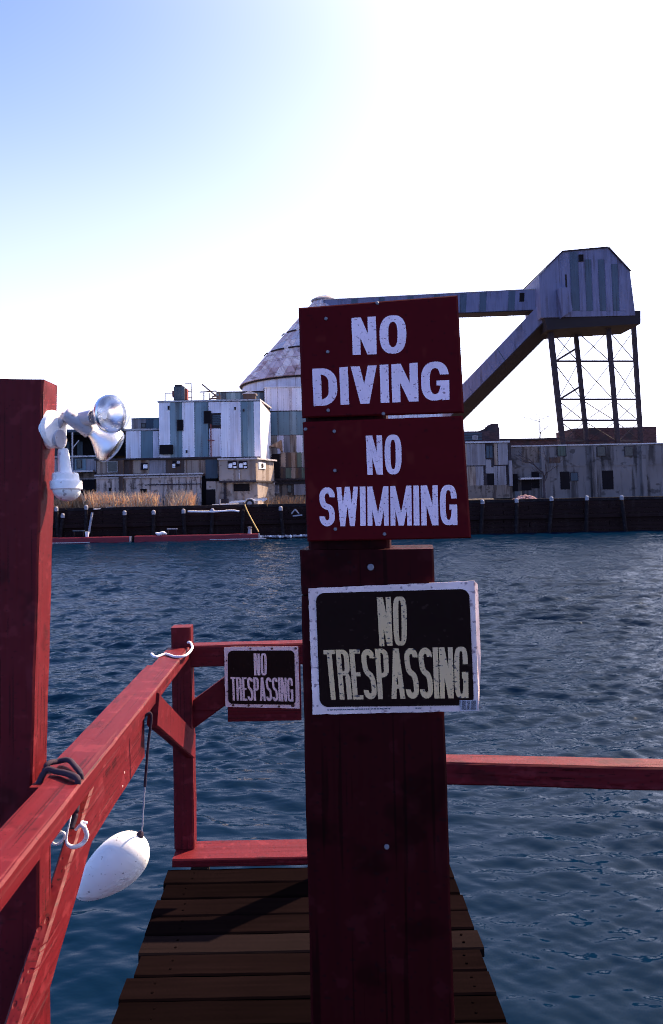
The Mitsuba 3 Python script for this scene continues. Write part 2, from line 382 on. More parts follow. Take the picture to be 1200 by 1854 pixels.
# ------------------------------------------------------------------ lettering
def band(x0, y0, x1, y1, t): return Polygon([(x0, y0), (x0 + t, y0), (x1 + t, y1), (x1, y1)])
def rrect(x0, y0, x1, y1, r):
    r = min(r, (x1 - x0) / 2 - 1e-4, (y1 - y0) / 2 - 1e-4)
    return sbox(x0 + r, y0 + r, x1 - r, y1 - r).buffer(r, 12)
def oval(w, inset_x, inset_y, e):
    g = np.linspace(0, 2 * math.pi, 72, endpoint=False)
    c, s = np.cos(g), np.sin(g)
    a, b = w / 2 - inset_x, 0.5 - inset_y
    return Polygon(np.stack([w / 2 + a * np.sign(c) * np.abs(c) ** (2 / e), 0.5 + b * np.sign(s) * np.abs(s) ** (2 / e)], -1))
def bowl(w, y0, y1, t, th, r):
    half = sbox(0, -1, w + 1, 2)
    o = rrect(-w, y0, w, y1, r).intersection(half)
    i = rrect(-w, y0 + th, w - t, y1 - th, max(r - 0.8 * t, 0.02)).intersection(sbox(t, -1, w + 1, 2))
    return o.difference(i)
def glyph(ch, w, t, th, e):
    S = sbox
    if ch == 'I': return S(0, 0, t, 1)
    if ch == 'N': return union_all([S(0, 0, t * .95, 1), S(w - t * .95, 0, w, 1), band(0, 1, w - 1.08 * t, 0, 1.08 * t)])
    if ch == 'O': return oval(w, 0, 0, e).difference(oval(w, t, th, e))
    if ch == 'D': return bowl(w, 0, 1, t, th, w * 0.62)
    if ch == 'V': return union_all([band(0, 1, w / 2 - t * .52, 0, t * 1.04), band(w - t * 1.04, 1, w / 2 - t * .52, 0, t * 1.04)])
    if ch == 'G':
        g = oval(w, 0, 0, e).difference(oval(w, t, th, e)).difference(S(w / 2, 0.42, w + 1, 0.66))
        return union_all([g, S(w * 0.55, 0.38, w, 0.51), S(w - t * .8, 0.0, w, 0.51)])
    if ch == 'S':
        rx = w / 2 - t / 2; ry = min(rx * 1.15, 0.24)
        c1, c2 = 1 - t / 2 - ry, t / 2 + ry
        a = np.radians(np.linspace(-8, 180, 24)); top = np.stack([w / 2 + rx * np.cos(a), c1 + ry * np.sin(a)], -1)
        s = np.linspace(0, 1, 24)[1:-1, None]
        p0, p3 = top[-1], np.array([w / 2 + rx, c2]); k = (c1 - c2) * 0.75 + 0.04
        p1, p2 = p0 - [0, k], p3 + [0, k]
        mid = (1 - s) ** 3 * p0 + 3 * (1 - s) ** 2 * s * p1 + 3 * (1 - s) * s * s * p2 + s ** 3 * p3
        a = np.radians(np.linspace(0, -188, 24)); bot = np.stack([w / 2 + rx * np.cos(a), c2 + ry * np.sin(a)], -1)
        return LineString(np.vstack([top, mid, bot])).buffer(t / 2, cap_style='flat')
    if ch == 'W': return union_all([band(0, 1, w * .27 - t * .4, 0, t * .85), band(w / 2 - t * .42, 1, w * .27 - t * .4, 0, t * .85), band(w / 2 - t * .42, 1, w * .73 - t * .45, 0, t * .85), band(w - t * .85, 1, w * .73 - t * .45, 0, t * .85)])
    if ch == 'M': return union_all([S(0, 0, t * .85, 1), S(w - t * .85, 0, w, 1), band(0, 1, w / 2 - t * .45, 0, t * .9), band(w - t * .9, 1, w / 2 - t * .45, 0, t * .9)])
    if ch == 'T': return union_all([S(0, 1 - th, w, 1), S(w / 2 - t / 2, 0, w / 2 + t / 2, 1)])
    if ch == 'E': return union_all([S(0, 0, t, 1), S(0, 0, w, th), S(0, 1 - th, w, 1), S(0, .5 - th * .45, w * .9, .5 + th * .45)])
    if ch == 'P': return union_all([S(0, 0, t, 1), bowl(w, .43, 1, t, th, w * .5)])
    if ch == 'R': return union_all([S(0, 0, t, 1), bowl(w, .48, 1, t, th, w * .5), Polygon([(w - 1.05 * t, .44), (w - .5 * t, .56), (w - .05 * t, .44), (w, 0), (w - t, 0)]), S(t * .9, .48, w - .7 * t, .48 + th)])
    if ch == 'A': return union_all([band(0, 0, w / 2 - t * .55, 1, t), band(w - t, 0, w / 2 - t * .45, 1, t), S(w * .25, .2, w * .75, .2 + th)])
def text_poly(text, widths, t, th, gap, e=3.0):
    """Outlines of the text, 1 high and scaled to 1 wide."""
    x, out = 0.0, []
    for ch in text:
        w = widths.get(ch, widths['*']) if ch != 'I' else t
        out.append(affinity.translate(glyph(ch, w, t, th, e), x, 0)); x += w + gap
    W = x - gap
    return [affinity.scale(g, 1 / W, 1, origin=(0, 0)) for g in out]
def warp(polys, quad, n, depth, lift=0.0, wob=0.0, dens=None):
    """Extruded outlines (unit square) laid on a flat quad TL, TR, BR, BL."""
    TL, TR, BR, BL = [np.asarray(q, float) for q in quad]
    ms = []
    for g in polys:
        for q in getattr(g, 'geoms', [g]):
            if q.area < 1e-7: continue
            m = trimesh.creation.extrude_polygon(q.segmentize(0.05), 1.0, engine='earcut')
            v = np.array(m.vertices)
            u, w, h = v[:, :1], v[:, 1:2], v[:, 2:3]
            if wob:
                jit = np.stack([meshkit.fbm(np.c_[u * 40, w * 16, u * 0 + s], 3) - .5 for s in (1.5, 8.5)], -1) * wob
                u, w = u + jit[:, :1], w + jit[:, 1:] * 2
            P = (1 - w) * ((1 - u) * BL + u * BR) + w * ((1 - u) * TL + u * TR) + np.asarray(n) * (lift + h * depth)
            ms.append(trimesh.Trimesh(P, m.faces, process=False))
    return cat(ms)
SLAB = [sbox(0, 0, 1, 1)]

# ------------------------------------------------------------------ the near post and its signs
YAW = math.radians(8)
PN = np.array([-math.sin(YAW), -math.cos(YAW), 0.0])              # towards the camera
PR = np.array([math.cos(YAW), -math.sin(YAW), 0.0])
P0 = at(680, 1170, 1.66)
def pp(x, y, o=0.0): return on_plane(x, y, P0 + PN * o, PN)
def board_quad(pts, thick, o):
    """A board whose outline is given on the plane at offset o, going back by thick."""
    q = [pp(x, y, o) for x, y in pts]
    return warp([sbox(0, 0, 1, 1)], q, PN, thick, -thick)
def chamfer_board(pts, thick, o, c=0.003):
    q = np.array([pp(x, y, o) for x, y in pts])
    ctr = q.mean(0)
    inner = q + (ctr - q) / np.linalg.norm(ctr - q, axis=1, keepdims=True) * c * 1.6
    rings = [inner, q - PN * c, q - PN * (thick - c), inner - PN * thick]
    V = np.vstack(rings); Fc = [[0, 2, 1], [0, 3, 2], [12, 13, 14], [12, 14, 15]]
    for r in range(3):
        for k in range(4):
            a, b = r * 4 + k, r * 4 + (k + 1) % 4
            Fc += [[a, b, b + 4], [a, b + 4, a + 4]]
    m = trimesh.Trimesh(V, Fc, process=False)
    m.fix_normals()
    return m
def screw(x, y, o, r=0.0037, parent=None, m='bolt_zinc', name='screw'):
    c = pp(x, y, o)
    prof = [(0, 0.0030), (r * .35, 0.0029), (r * .35, 0.0018), (r * .75, 0.0020), (r, 0.0005), (r, -0.001)]
    return obj(name, lathe(prof[::-1], c, PN, 14), m, parent, smooth=35)

post = thing('sign_post', 'tall red timber post of joined boards with shade put into its colour, carrying three signs', 'post')
Zdeck = 1.56
core_b = pp(572, 1060, -0.022); core_t = pp(557, 575, -0.022)
def core_mesh():
    l, r = pp(563, 985, -0.022), pp(711, 985, -0.022)
    mid = (l + r) / 2 - PN * 0.045
    w = np.linalg.norm(r - l)
    top = pp(625, 570, -0.022)
    return beam([mid[0], mid[1], Zdeck], [mid[0] - .008, mid[1], top[2]], w, 0.09, up=-PN, wob=0.002, seed=1)
obj('core_timber', core_mesh(), 'red_shaded_z', post)
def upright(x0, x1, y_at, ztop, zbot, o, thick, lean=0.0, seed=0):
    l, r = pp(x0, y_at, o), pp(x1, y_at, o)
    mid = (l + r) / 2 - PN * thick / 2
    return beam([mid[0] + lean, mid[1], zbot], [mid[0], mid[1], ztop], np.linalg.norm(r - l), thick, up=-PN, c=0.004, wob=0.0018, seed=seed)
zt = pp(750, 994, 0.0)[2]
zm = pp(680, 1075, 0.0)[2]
obj('shoulder_block', upright(543, 785.5, 1020, zt, zm, 0.0, 0.135, 0.0, 2), 'red_shaded_z', post)
obj('face_board', upright(549, 804, 1300, zm - .003, Zdeck, 0.002, 0.040, 0.006, 3), 'red_shaded_z', post)
screw(671, 1027, 0.0015, 0.0068, post, name='bolt')
screw(700, 1533, 0.0035, 0.005, post, name='bolt')

UW = {'*': 0.50}
sgn = thing('warning_sign', 'red board with white lettering NO DIVING, topmost on the post', 'sign', 'red boards on the post')
DV = [(540, 557), (828.5, 534), (840, 747), (546.5, 756.5)]
obj('board', chamfer_board(DV, 0.013, 0.0), 'sign_red', sgn)
k = obj('lettering', warp(text_poly('NO', {'*': 0.72, 'N': .66}, .235, .17, .09, 2.5), [pp(*q) for q in ((636, 576), (735, 569.5), (735.5, 639.5), (638.5, 643))], PN, 0.0007, 0.0002, 0.003), 'letter_white', sgn)
labels[k] = {'label': 'white letters NO above DIVING'}
k = obj('lettering', warp(text_poly('DIVING', {'*': .66, 'D': .64, 'V': .68, 'N': .68, 'G': .72}, .225, .165, .075, 2.5), [pp(*q) for q in ((565, 668), (812.5, 653.5), (813.5, 724), (568, 735.4))], PN, 0.0007, 0.0002, 0.0014), 'letter_white', sgn)
labels[k] = {'label': 'white letters DIVING'}
for x, y in ((590, 577), (593, 637), (594, 743), (683, 549), (694, 749)): screw(x, y, 0.0012, parent=sgn)
sgn = thing('warning_sign', 'red board with white lettering NO SWIMMING, below the NO DIVING board', 'sign', 'red boards on the post')
SW = [(547.6, 764), (838, 752.5), (853, 974.5), (556, 980.5)]
obj('board', chamfer_board(SW, 0.013, 0.003), 'sign_red', sgn)
k = obj('lettering', warp(text_poly('NO', {'*': 0.45, 'N': .43}, .155, .13, .06, 2.8), [pp(*q, .003) for q in ((662, 789), (726.4, 786.4), (727, 858.4), (665, 860))], PN, 0.0007, 0.0002, 0.003), 'letter_white', sgn)
labels[k] = {'label': 'white letters NO above SWIMMING'}
k = obj('lettering', warp(text_poly('SWIMMING', {'*': .44, 'S': .43, 'W': .60, 'M': .58, 'N': .46, 'G': .46}, .155, .13, .05, 2.8), [pp(*q, .003) for q in ((578, 882.4), (826.6, 877.6), (828, 950.5), (578.5, 953))], PN, 0.0007, 0.0002, 0.001), 'letter_white', sgn)
labels[k] = {'label': 'white letters SWIMMING'}
for x, y in ((553, 777), (605, 781), (606, 852), (607, 958), (696, 967)): screw(x, y, 0.0042, parent=sgn)

def bowed_sheet(quad, n, up_out=0.003, nx=30, ny=20, thick=0.0012, seed=0, amp=0.0015):
    TL, TR, BR, BL = [np.asarray(q) for q in quad]
    u, w = np.meshgrid(np.linspace(0, 1, nx), np.linspace(0, 1, ny))
    P = ((1 - w) * (1 - u))[..., None] * BL + ((1 - w) * u)[..., None] * BR + (w * (1 - u))[..., None] * TL + (w * u)[..., None] * TR
    Ed = np.minimum(np.minimum(u, 1 - u), np.minimum(w, 1 - w))
    e = meshkit.fbm(np.stack([u * 9 + seed, w * 7, u * 0 + 3.3], -1), 3) - .5
    rim = np.clip(1 - Ed / 0.045, 0, 1)
    P = P + n * (amp * 2 * e * rim)[..., None]
    edge = (meshkit.fbm(np.stack([u * 30, w * 30, u * 0 + seed], -1), 3) - .5) * 0.004 * (Ed < 1e-6)
    P = P + (P - P.mean((0, 1))) * edge[..., None] * 4
    f, N = [], nx * ny
    i = (np.arange(ny - 1)[:, None] * nx + np.arange(nx - 1)[None, :])
    f = np.vstack([np.stack([i, i + 1, i + nx + 1], -1).reshape(-1, 3), np.stack([i, i + nx + 1, i + nx], -1).reshape(-1, 3)])
    V = np.vstack([P.reshape(-1, 3), P.reshape(-1, 3) - n * thick])
    rimv = list(range(nx)) + [r * nx + nx - 1 for r in range(1, ny)] + list(range(ny * nx - 2, (ny - 1) * nx - 1, -1)) + [r * nx for r in range(ny - 2, 0, -1)]
    s = []
    for a, b in zip(rimv, rimv[1:] + rimv[:1]): s += [[a, b + N, b], [a, a + N, b + N]]
    return trimesh.Trimesh(V, np.vstack([f, f[:, ::-1] + N, s]), process=False)
def rfield(rx, ry): return [affinity.scale(rrect(0, 0, 1 / rx, 1 / ry, 1.0), rx, ry, origin=(0, 0))]

NTW = {'*': .30, 'N': .32, 'O': .32, 'T': .27, 'E': .25, 'R': .30, 'P': .30, 'A': .33, 'S': .31, 'G': .32}
O1 = 0.010
nt = thing('no_trespassing_sign', 'large white edged black sign NO TRESPASSING nailed to the thick post', 'sign', 'no trespassing signs')
tr = lambda a, b, t: (a[0] + (b[0] - a[0]) * t, a[1] + (b[1] - a[1]) * t)
obj('sheet', bowed_sheet([pp(*q, O1) for q in ((558, 1065), (858.5, 1051.5), (866.5, 1287), (566, 1293.5))], PN, nx=60, ny=40, seed=2), 'sheet_white', nt)
def flap():
    a, b, c_ = pp(858.6, 1051.7, O1 - .0004), pp(870.5, 1197, O1 - .012), pp(866.4, 1286.5, O1 - .0006)
    a2, c2 = pp(865, 1058, O1 - .012), pp(868, 1250, O1 - .010)
    m_ = pp(862.6, 1170, O1 - .0004)
    V = [a, m_, c_, a2, b, c2]
    V = np.array(V); V2 = V - PN * .001
    Fc = [[0, 1, 3], [3, 1, 4], [1, 2, 5], [1, 5, 4]]
    return trimesh.Trimesh(np.vstack([V, V2]), Fc + [[a + 6, c + 6, b + 6] for a, b, c in Fc], process=False)
obj('bent_edge', flap(), 'sheet_white', nt)
obj('black_field', warp(rfield(.055, .075), [pp(*q, O1 + .0016) for q in ((571.5, 1074), (849, 1066), (858, 1276.5), (579, 1280))], PN, 0.0005, 0.0002), 'print_black', nt)
k = obj('lettering', warp(text_poly('NO', NTW, .125, .085, .035, 3.6), [pp(*q, O1 + .0024) for q in ((682, 1081.4), (735.7, 1079.4), (737, 1168), (687, 1169.8))], PN, 0.0004, 0.0002, 0.006), 'letter_cream', nt)
labels[k] = {'label': 'cream letters NO'}
k = obj('lettering', warp(text_poly('TRESPASSING', NTW, .118, .085, .022, 3.6), [pp(*q, O1 + .0024) for q in ((585, 1176.8), (846.7, 1170.6), (848, 1263.6), (593.6, 1266.7))], PN, 0.0004, 0.0002, 0.0012), 'letter_cream', nt)
labels[k] = {'label': 'cream letters TRESPASSING'}
def fine_marks():
    ms, x = [], 592.0
    while x < 704:
        w = rnd.uniform(2.0, 6.5)
        y = 1285.2 - (x - 592) * 0.022
        q = [pp(a, b, O1 + .0018) for a, b in ((x, y - 1.0), (x + w, y - 1.0), (x + w, y + 0.9), (x, y + 0.9))]
        ms.append(warp(SLAB, q, PN, .0003)); x += w + rnd.uniform(0.8, 1.8)
    for x in (752, 756, 759.5):
        q = [pp(a, b, O1 + .0018) for a, b in ((x, 1281), (x + 2.8, 1281), (x + 2.8, 1283), (x, 1283))]
        ms.append(warp(SLAB, q, PN, .0003))
    return cat(ms)
obj('small_print', fine_marks(), 'small_print', nt)
def barcode():
    ms, x = [], 833.5
    while x < 861:
        w = 1.1
        q = [pp(a, b, O1 + .0026) for a, b in ((x, 1268.5), (x + w, 1268.4), (x + w + .6, 1285), (x + .6, 1285.2))]
        ms.append(warp(SLAB, q, PN, .0003)); x += w + rnd.choice([.9, 1.6])
    return cat(ms)
obj('barcode_patch', warp(SLAB, [pp(*q, O1 + .0021) for q in ((832, 1267.5), (863, 1267), (864, 1286.2), (832.6, 1286.6))], PN, .0003), 'fixture_grey', nt)
obj('barcode', barcode(), 'print_black', nt)

# ------------------------------------------------------------------ timber railing beyond the post
E = 3.3
def W(x, y, Y): return at(x, y, Y)
rail = thing('dock_railing', 'red timber railing with diagonal braces round the dock corner', 'railing')
YC = 4.10
cl, cr = W(309.5, 1180, YC), W(345.5, 1180, YC)
ctop = W(330, 1136, YC)[2]
pw = cr[0] - cl[0]
cpx = (cl[0] + cr[0]) / 2
cb = W(333, 1520, YC + .04)
obj('post', beam([cpx + .006, YC + pw / 2, Zdeck + .04], [cpx, YC + pw / 2, ctop], pw, pw, up=(0, 1, 0), wob=0.002, seed=4), 'red_z', rail)
zr = W(330, 1172, 4.09)[2]                                      # top of the side rail
XR, XL = -0.612, -0.722
obj('top_rail', beam([(XR + XL) / 2 - .004, YC - .004, zr - .028], [(XR + XL) / 2, 1.55, zr - .034], XR - XL, 0.056, wob=0.0022, seed=5), 'red_y', rail)
obj('edge_strip', beam([XL - .022, 3.75, zr - .045], [XL - .022, 2.2, zr - .05], .036, .06, wob=0.002, seed=6), 'red_y', rail)
# support post near the camera, and braces
obj('post', beam([-0.690, 1.98, 0.2], [-0.690, 1.98, zr - .062], .095, .09, up=(0, 1, 0), wob=0.002, seed=7), 'red_z', rail)
obj('brace', beam([-0.636, 2.42, zr - .078], [-0.636, 1.55, zr - .505], .036, .125, up=(0, -.45, .89), wob=0.002, seed=8), 'red_y', rail)
obj('lower_rail', beam([-0.678, 3.20, zr - .165], [-0.678, 2.40, zr - .175], .040, .185, wob=0.002, seed=9), 'red_y', rail)
obj('brace', beam([-0.624, 3.20, zr - .075], [-0.624, YC + .07, zr - .50], .040, .125, up=(0, .6, .8), wob=0.002, seed=10), 'red_z', rail)
for y_, z_ in ((2.86, zr - .20), (2.83, zr - .235)):
    obj('nail', lathe([(.004, -.001), (.0035, .0014), (0, .0018)], [-0.6575, y_, z_], [1, 0, 0], 8), 'letter_pale', rail)
# cross rail
zc1, zc0 = W(420, 1168, YC)[2], W(420, 1207, YC)[2]
xe = W(716, 1180, YC)[0]
obj('cross_rail', beam([cr[0] + .001, YC + .05, (zc1 + zc0) / 2], [xe, YC + .05, (zc1 + zc0) / 2 + .006], .10, zc1 - zc0, wob=0.002, seed=11), 'red_x', rail)
p, q = W(352, 1292, YC), W(452, 1196, YC)
obj('brace', beam([cr[0] - .055, YC + .06, p[2] - .055], [q[0] + .05, YC + .06, zc0 - .004], .045, .115, up=(.6, 0, -.8), wob=0.002, seed=12), 'red_x', rail)
obj('post', beam([xe - .05, YC + .05, Zdeck], [xe - .05, YC + .05, zc1 - .1], .09, .088, up=(0, 1, 0), wob=0.002, seed=13), 'red_z', rail)

small = thing('no_trespassing_sign', 'small white edged black sign NO TRESPASSING on the railing beyond the post', 'sign', 'no trespassing signs')
YS = YC - .012
NS = np.array([0, -1.0, 0])
sp = lambda x, y, o=0.0: at(x, y, YS - o)
q = [W(411, 1180, YC - .006), W(543.5, 1180, YC - .006)]
zb = W(480, 1305, YC - .006)[2]
obj('backing_board', bx(q[0][0], q[1][0], YC - .010, YC - .0015, zb, zc1 - .012), 'red_x', small)
obj('sheet', bowed_sheet([sp(*q) for q in ((405.5, 1171.5), (539.7, 1170), (542.5, 1282.5), (408, 1279.5))], NS, seed=5, amp=.002), 'letter_pale', small)
obj('black_field', warp(rfield(.07, .09), [sp(*q, .003) for q in ((412.5, 1178), (532.7, 1177.5), (535.2, 1276), (413, 1274))], NS, .0006), 'print_black', small)
k = obj('lettering', warp(text_poly('NO', NTW, .125, .085, .035, 3.6), [sp(*q, .0041) for q in ((459, 1182.5), (482.5, 1182.5), (483.3, 1222.5), (460, 1222.5))], NS, .0006, 0, .006), 'letter_pale', small)
k = obj('lettering', warp(text_poly('TRESPASSING', NTW, .118, .085, .022, 3.6), [sp(*q, .0041) for q in ((417, 1225.5), (530, 1227), (531.2, 1270), (419, 1268))], NS, .0006, 0, .0012), 'letter_pale', small)
for x, y, s in ((422, 1276.8, 2.2), (450, 1277.2, 2.4), (474, 1278.2, 1.6), (505, 1279, 2.2), (530, 1277, 3.4), (453, 1174, 1.8), (492, 1174, 2.2), (535, 1174, 2.4), (537.5, 1200, 1.4), (410, 1196, 1.5), (411, 1252, 1.4)):
    c = sp(x, y, .0022)
    r_ = s * YS / F
    obj('rust_spot', lathe([(r_, -.0006), (r_ * .9, .0007), (0, .0011)], c, NS, 9), 'rust_spot', small)

# sill and deck
xa, xb = W(304, 1535, 4.0)[0], W(553, 1520, 4.1)[0]
sill = obj('sill', beam([xa + .02, 4.10, Zdeck + .018], [0.62, 4.10, Zdeck + .018], .21, .040, wob=0.002, seed=14), 'red_x', rail)
deck = newkey('deck')
labels[deck] = {'kind': 'structure', 'label': 'dark weathered plank deck of the dock'}
y, i, deck_nails = 3.985, 0, []
while y > -1.6:
    w = .135 + rnd.uniform(-.006, .006)
    x1 = .62 if y > 2.5 else 2.6
    x0 = -.70 + rnd.uniform(-.012, .012)
    obj('plank', beam([x0, y - w / 2, Zdeck - .022], [x1 + rnd.uniform(-.01, .01), y - w / 2, Zdeck - .022 + rnd.uniform(-.002, .002)], w, .038, wob=0.003, seed=20 + i), ('deck_wood', 'deck_wood_grey', 'deck_wood', 'deck_wood_dark')[(i * 7 + i // 3) % 4], deck)
    for nx_ in (-.58 + rnd.uniform(-.02, .02), .54 + rnd.uniform(-.02, .02)):
        for ny_ in (.3, .7): deck_nails.append(lathe([(.0055, -.002), (.005, .0012), (0, .0016)], [nx_, y - w * ny_, Zdeck - .0025], [0, 0, 1], 7))
    y -= w + .009; i += 1
k = obj('nails', cat(deck_nails), 'deck_wood_dark', deck); labels[k] = {'kind': 'stuff'}
for x in (-.62, .5): obj('joist', bx(x, x + .08, -1.6, 4.18, Zdeck - .19, Zdeck - .044), 'pile_timber', deck)
for x in (1.5, 2.4): obj('joist', bx(x, x + .08, -1.6, 2.42, Zdeck - .19, Zdeck - .044), 'pile_timber', deck)
for x, yy in ((-.58, 4.0), (.54, 4.0), (-.58, 1.2), (.54, 2.2), (2.4, 2.2)):
    obj('pile', tube([[x, yy, -2.5], [x, yy, Zdeck - .19]], .11, 12), 'pile_timber', deck, smooth=40)

rr = thing('side_railing', 'low red square beam railing right of the thick post over open water', 'railing')
a1, a2 = W(806, 1381, 2.66), W(1052, 1387, 2.60)
dv = (a2 - a1) / np.linalg.norm(a2 - a1)
s0, s1 = a1 - dv * .28, a2 + dv * 1.35
hh = 40 * 2.62 / F
obj('beam', beam(s0 - [0, -.05, hh / 2], s1 - [0, -.05, hh / 2], .092, hh, wob=0.0018, seed=15), 'red_x', rr)
for s in (s0 + dv * .06, s1 - dv * .1):
    obj('post', beam([s[0], s[1] + .05, Zdeck - .25], [s[0], s[1] + .05, s[2] - hh - .002], .09, .088, up=(0, 1, 0), wob=0.002, seed=16), 'red_z', rr)

# ------------------------------------------------------------------ left post with floodlights
lp = thing('lamp_post', 'square red timber post at the left edge holding floodlights', 'post')
XF = -0.776
pt, pb = W(79, 686, 2.38), W(58, 1600, 2.38)
ztop = pt[2]
lean = 0.030
zbm = 1.3
pw2 = .14
obj('timber', beam([XF - pw2 / 2 - lean * (ztop - zbm) + .0, 2.38 + .066, zbm], [XF - pw2 / 2, 2.38 + .066, ztop], pw2, .132, up=(0, 1, 0), wob=0.003, seed=17), 'red_z', lp)

YL = 2.44
fx = thing('floodlight_fixture', 'white twin floodlight with two bare reflector bulbs on the left post', 'light fixture')
J = W(117, 778, YL)
jd = np.array([.93, -.36, 0.05])
s = YL / F
obj('junction_box', lathe([(0, 0.0), (33 * s, 0.0), (35 * s, .006), (35 * s, .028), (31 * s, .036), (18 * s, .041), (0, .042)], np.array([XF - .012, YL, J[2]]), jd, 36), 'fixture_white', fx, smooth=35)
obj('cover_plate', lathe([(14 * s, .0), (17 * s, .003), (17 * s, .010), (0, .013)], np.array([XF + .028, YL - .012, J[2] - 18 * s]), jd, 24), 'fixture_grey', fx, smooth=35)
def flood(base, axis, R, parent, bulge, skin):
    base = np.asarray(base)
    ax = np.asarray(axis, float) / np.linalg.norm(axis)
    Lh = .085
    h = lathe([(0, -.004), (.017, -.004), (.020, .0), (.0215, .02), (.0235, Lh), (.0235, Lh + .004), (.020, Lh + .004)], base, ax, 30)
    k = obj('lamp_holder', h, 'fixture_grey', parent, smooth=30)
    n0 = base + ax * (Lh - .004)
    prof = [(.015, 0), (.0165, .012), (.021, .024), (.031, .040), (.044, .056), (R * .96, .070), (R, .080), (R * .985, .087)]
    b = obj('reflector_bulb', lathe(prof, n0, ax, 44), skin, parent, smooth=True)
    g = [(R * .985 * math.cos(t), .087 + R * bulge * math.sin(t)) for t in np.linspace(0, math.pi / 2, 12)]
    obj('glass_face', lathe(g, n0, ax, 44), 'lamp_glass', b, smooth=True)
    obj('filament_mount', lathe([(.0, .012), (.006, .012), (.005, .045), (.012, .052), (.0, .056)], n0, ax, 14), 'fixture_white', b, smooth=30)
    return k
R1 = 35.5 * (YL - .06) / F
f1 = W(204, 749, YL - .06)
ax1 = np.array([.82, -.56, .05]); ax1 /= np.linalg.norm(ax1)
b1 = f1 - ax1 * .171
flood(b1, ax1, R1, fx, .80, 'mirror_silver')
f2 = W(201, 808, YL + .05)
ax2 = np.array([.66, .30, -.52]); ax2 /= np.linalg.norm(ax2)
b2 = f2 - ax2 * .165
flood(b2, ax2, R1 * .98, fx, .40, 'silver_satin')
Jc = np.array([XF + .02, YL, J[2] + .01])
obj('arm', tube(smooth_path([Jc, (Jc + b1) / 2 + [0, 0, .006], b1], 8), .0105, 12), 'fixture_white', fx, smooth=40)
obj('arm', tube(smooth_path([Jc - [0, 0, .006], (Jc + b2) / 2, b2], 8), .0105, 12), 'fixture_grey', fx, smooth=40)
# sensor hanging below
S0 = W(112, 806, YL)
dn = np.array([.10, -.05, -1.0]); dn /= np.linalg.norm(dn)
obj('swivel_ball', trimesh.creation.icosphere(3, .0105).apply_translation(S0), 'fixture_white', fx, smooth=True)
sn = W(114, 812, YL)
L1 = np.linalg.norm(W(123, 856, YL) - sn)
obj('sensor_neck', lathe([(0, 0), (.013, 0), (.016, .006), (.020, L1), (.0, L1)], sn, dn, 24), 'fixture_white', fx, smooth=35)
sc = sn + dn * L1
obj('sensor_collar', lathe([(0, 0), (.036, 0), (.039, .004), (.0395, .022), (.0455, .0235), (.047, .026), (.047, .048), (.044, .050), (.0, .050)], sc, dn, 40), 'fixture_white', fx, smooth=30)
obj('sensor_dome', lathe([(.041, 0)] + [(.041 * math.cos(a), .034 * math.sin(a)) for a in np.linspace(.05, math.pi / 2, 12)], sc + dn * .050, dn, 40), 'buoy_white', fx, smooth=35)

# ------------------------------------------------------------------ ropes and float
def strand(pts, r, n=10): return tube(smooth_path(pts, n), r, 8)
top = zr + .004
def onrail(x, y): return at_z(x, y, top + .002)
solo('white_rope', strand([onrail(274, 1186) + [0, 0, .006], onrail(282, 1189), onrail(300, 1184), onrail(318, 1189), onrail(336, 1188) + [0, 0, .004], onrail(348, 1178) + [0, .0, .012], onrail(346, 1170) + [-.004, .0, .018], onrail(340, 1169) + [0, 0, .016]], .0062, 10), 'rope_white',
     'short white rope lying across the railing corner', 'rope', smooth=True)
solo('dark_rope', cat([strand([[XL - .03, 2.29, zr - .05], onrail(84, 1386), onrail(104, 1378.5), onrail(124, 1380) + [0, 0, .006], onrail(136, 1390) + [0, 0, .004], onrail(143, 1402) + [.004, 0, .002], W(147, 1420, 2.22)], .0075),
                       strand([[XL - .03, 2.22, zr - .05], onrail(82, 1396), onrail(104, 1397), onrail(126, 1404) + [0, 0, .003], onrail(136, 1410) + [.006, 0, 0], W(140, 1425, 2.18), W(137, 1470, 2.16), W(128, 1500, 2.14)], .0085)]), 'rope_dark',
     'dark rope looped twice round the near end of the side rail', 'rope', smooth=True)
solo('knotted_rope', cat([strand([W(129, 1476, 2.10), W(125, 1492, 2.09), W(121, 1512, 2.085), W(121, 1526, 2.08), W(130, 1533, 2.075), W(142, 1531, 2.08), W(152, 1524, 2.09), W(157, 1512, 2.09), W(154, 1501, 2.09), W(148, 1491, 2.09)], np.interp(np.arange(91), [0, 25, 40, 90], [.0018, .003, .0055, .0062])),
                        strand([W(158, 1490, 2.09), W(150, 1489, 2.085), W(142, 1497, 2.085), W(137, 1502, 2.09)], .0035),
                        strand([W(150, 1487, 2.09), W(147, 1493, 2.08), W(153, 1497, 2.08), W(151, 1489, 2.095)], .0045)]), 'rope_white',
     'knotted white cord dangling from the railing at bottom left', 'rope', smooth=True)
solo('rope_ring', strand([W(92, 1516, 2.12), W(95, 1526, 2.11), W(104, 1528, 2.11), W(114, 1520, 2.11), W(117, 1510, 2.11), W(110, 1506, 2.12), W(102, 1509, 2.12)], .0032), 'rope_white',
     'small pale ring of cord beside the knotted cord', 'ring', smooth=True)
fl = thing('mooring_float', 'bright white egg shaped float hanging low by a thin line', 'float')
fc = W(226, 1548, 3.0)
def egg():
    m = trimesh.creation.icosphere(4, 1.0)
    v = np.array(m.vertices)
    taper = 1 - .28 * v[:, 0] * -1
    v = np.stack([v[:, 0] * .155, v[:, 1] * .080 * taper, v[:, 2] * .083 * taper], -1)
    a = math.radians(38); R = np.array([[math.cos(a), 0, -math.sin(a)], [0, 1, 0], [math.sin(a), 0, math.cos(a)]])
    return trimesh.Trimesh(v @ R.T + fc + [-.05, 0, -.045], m.faces, process=False)
obj('body', egg(), 'buoy_white', fl, smooth=True)
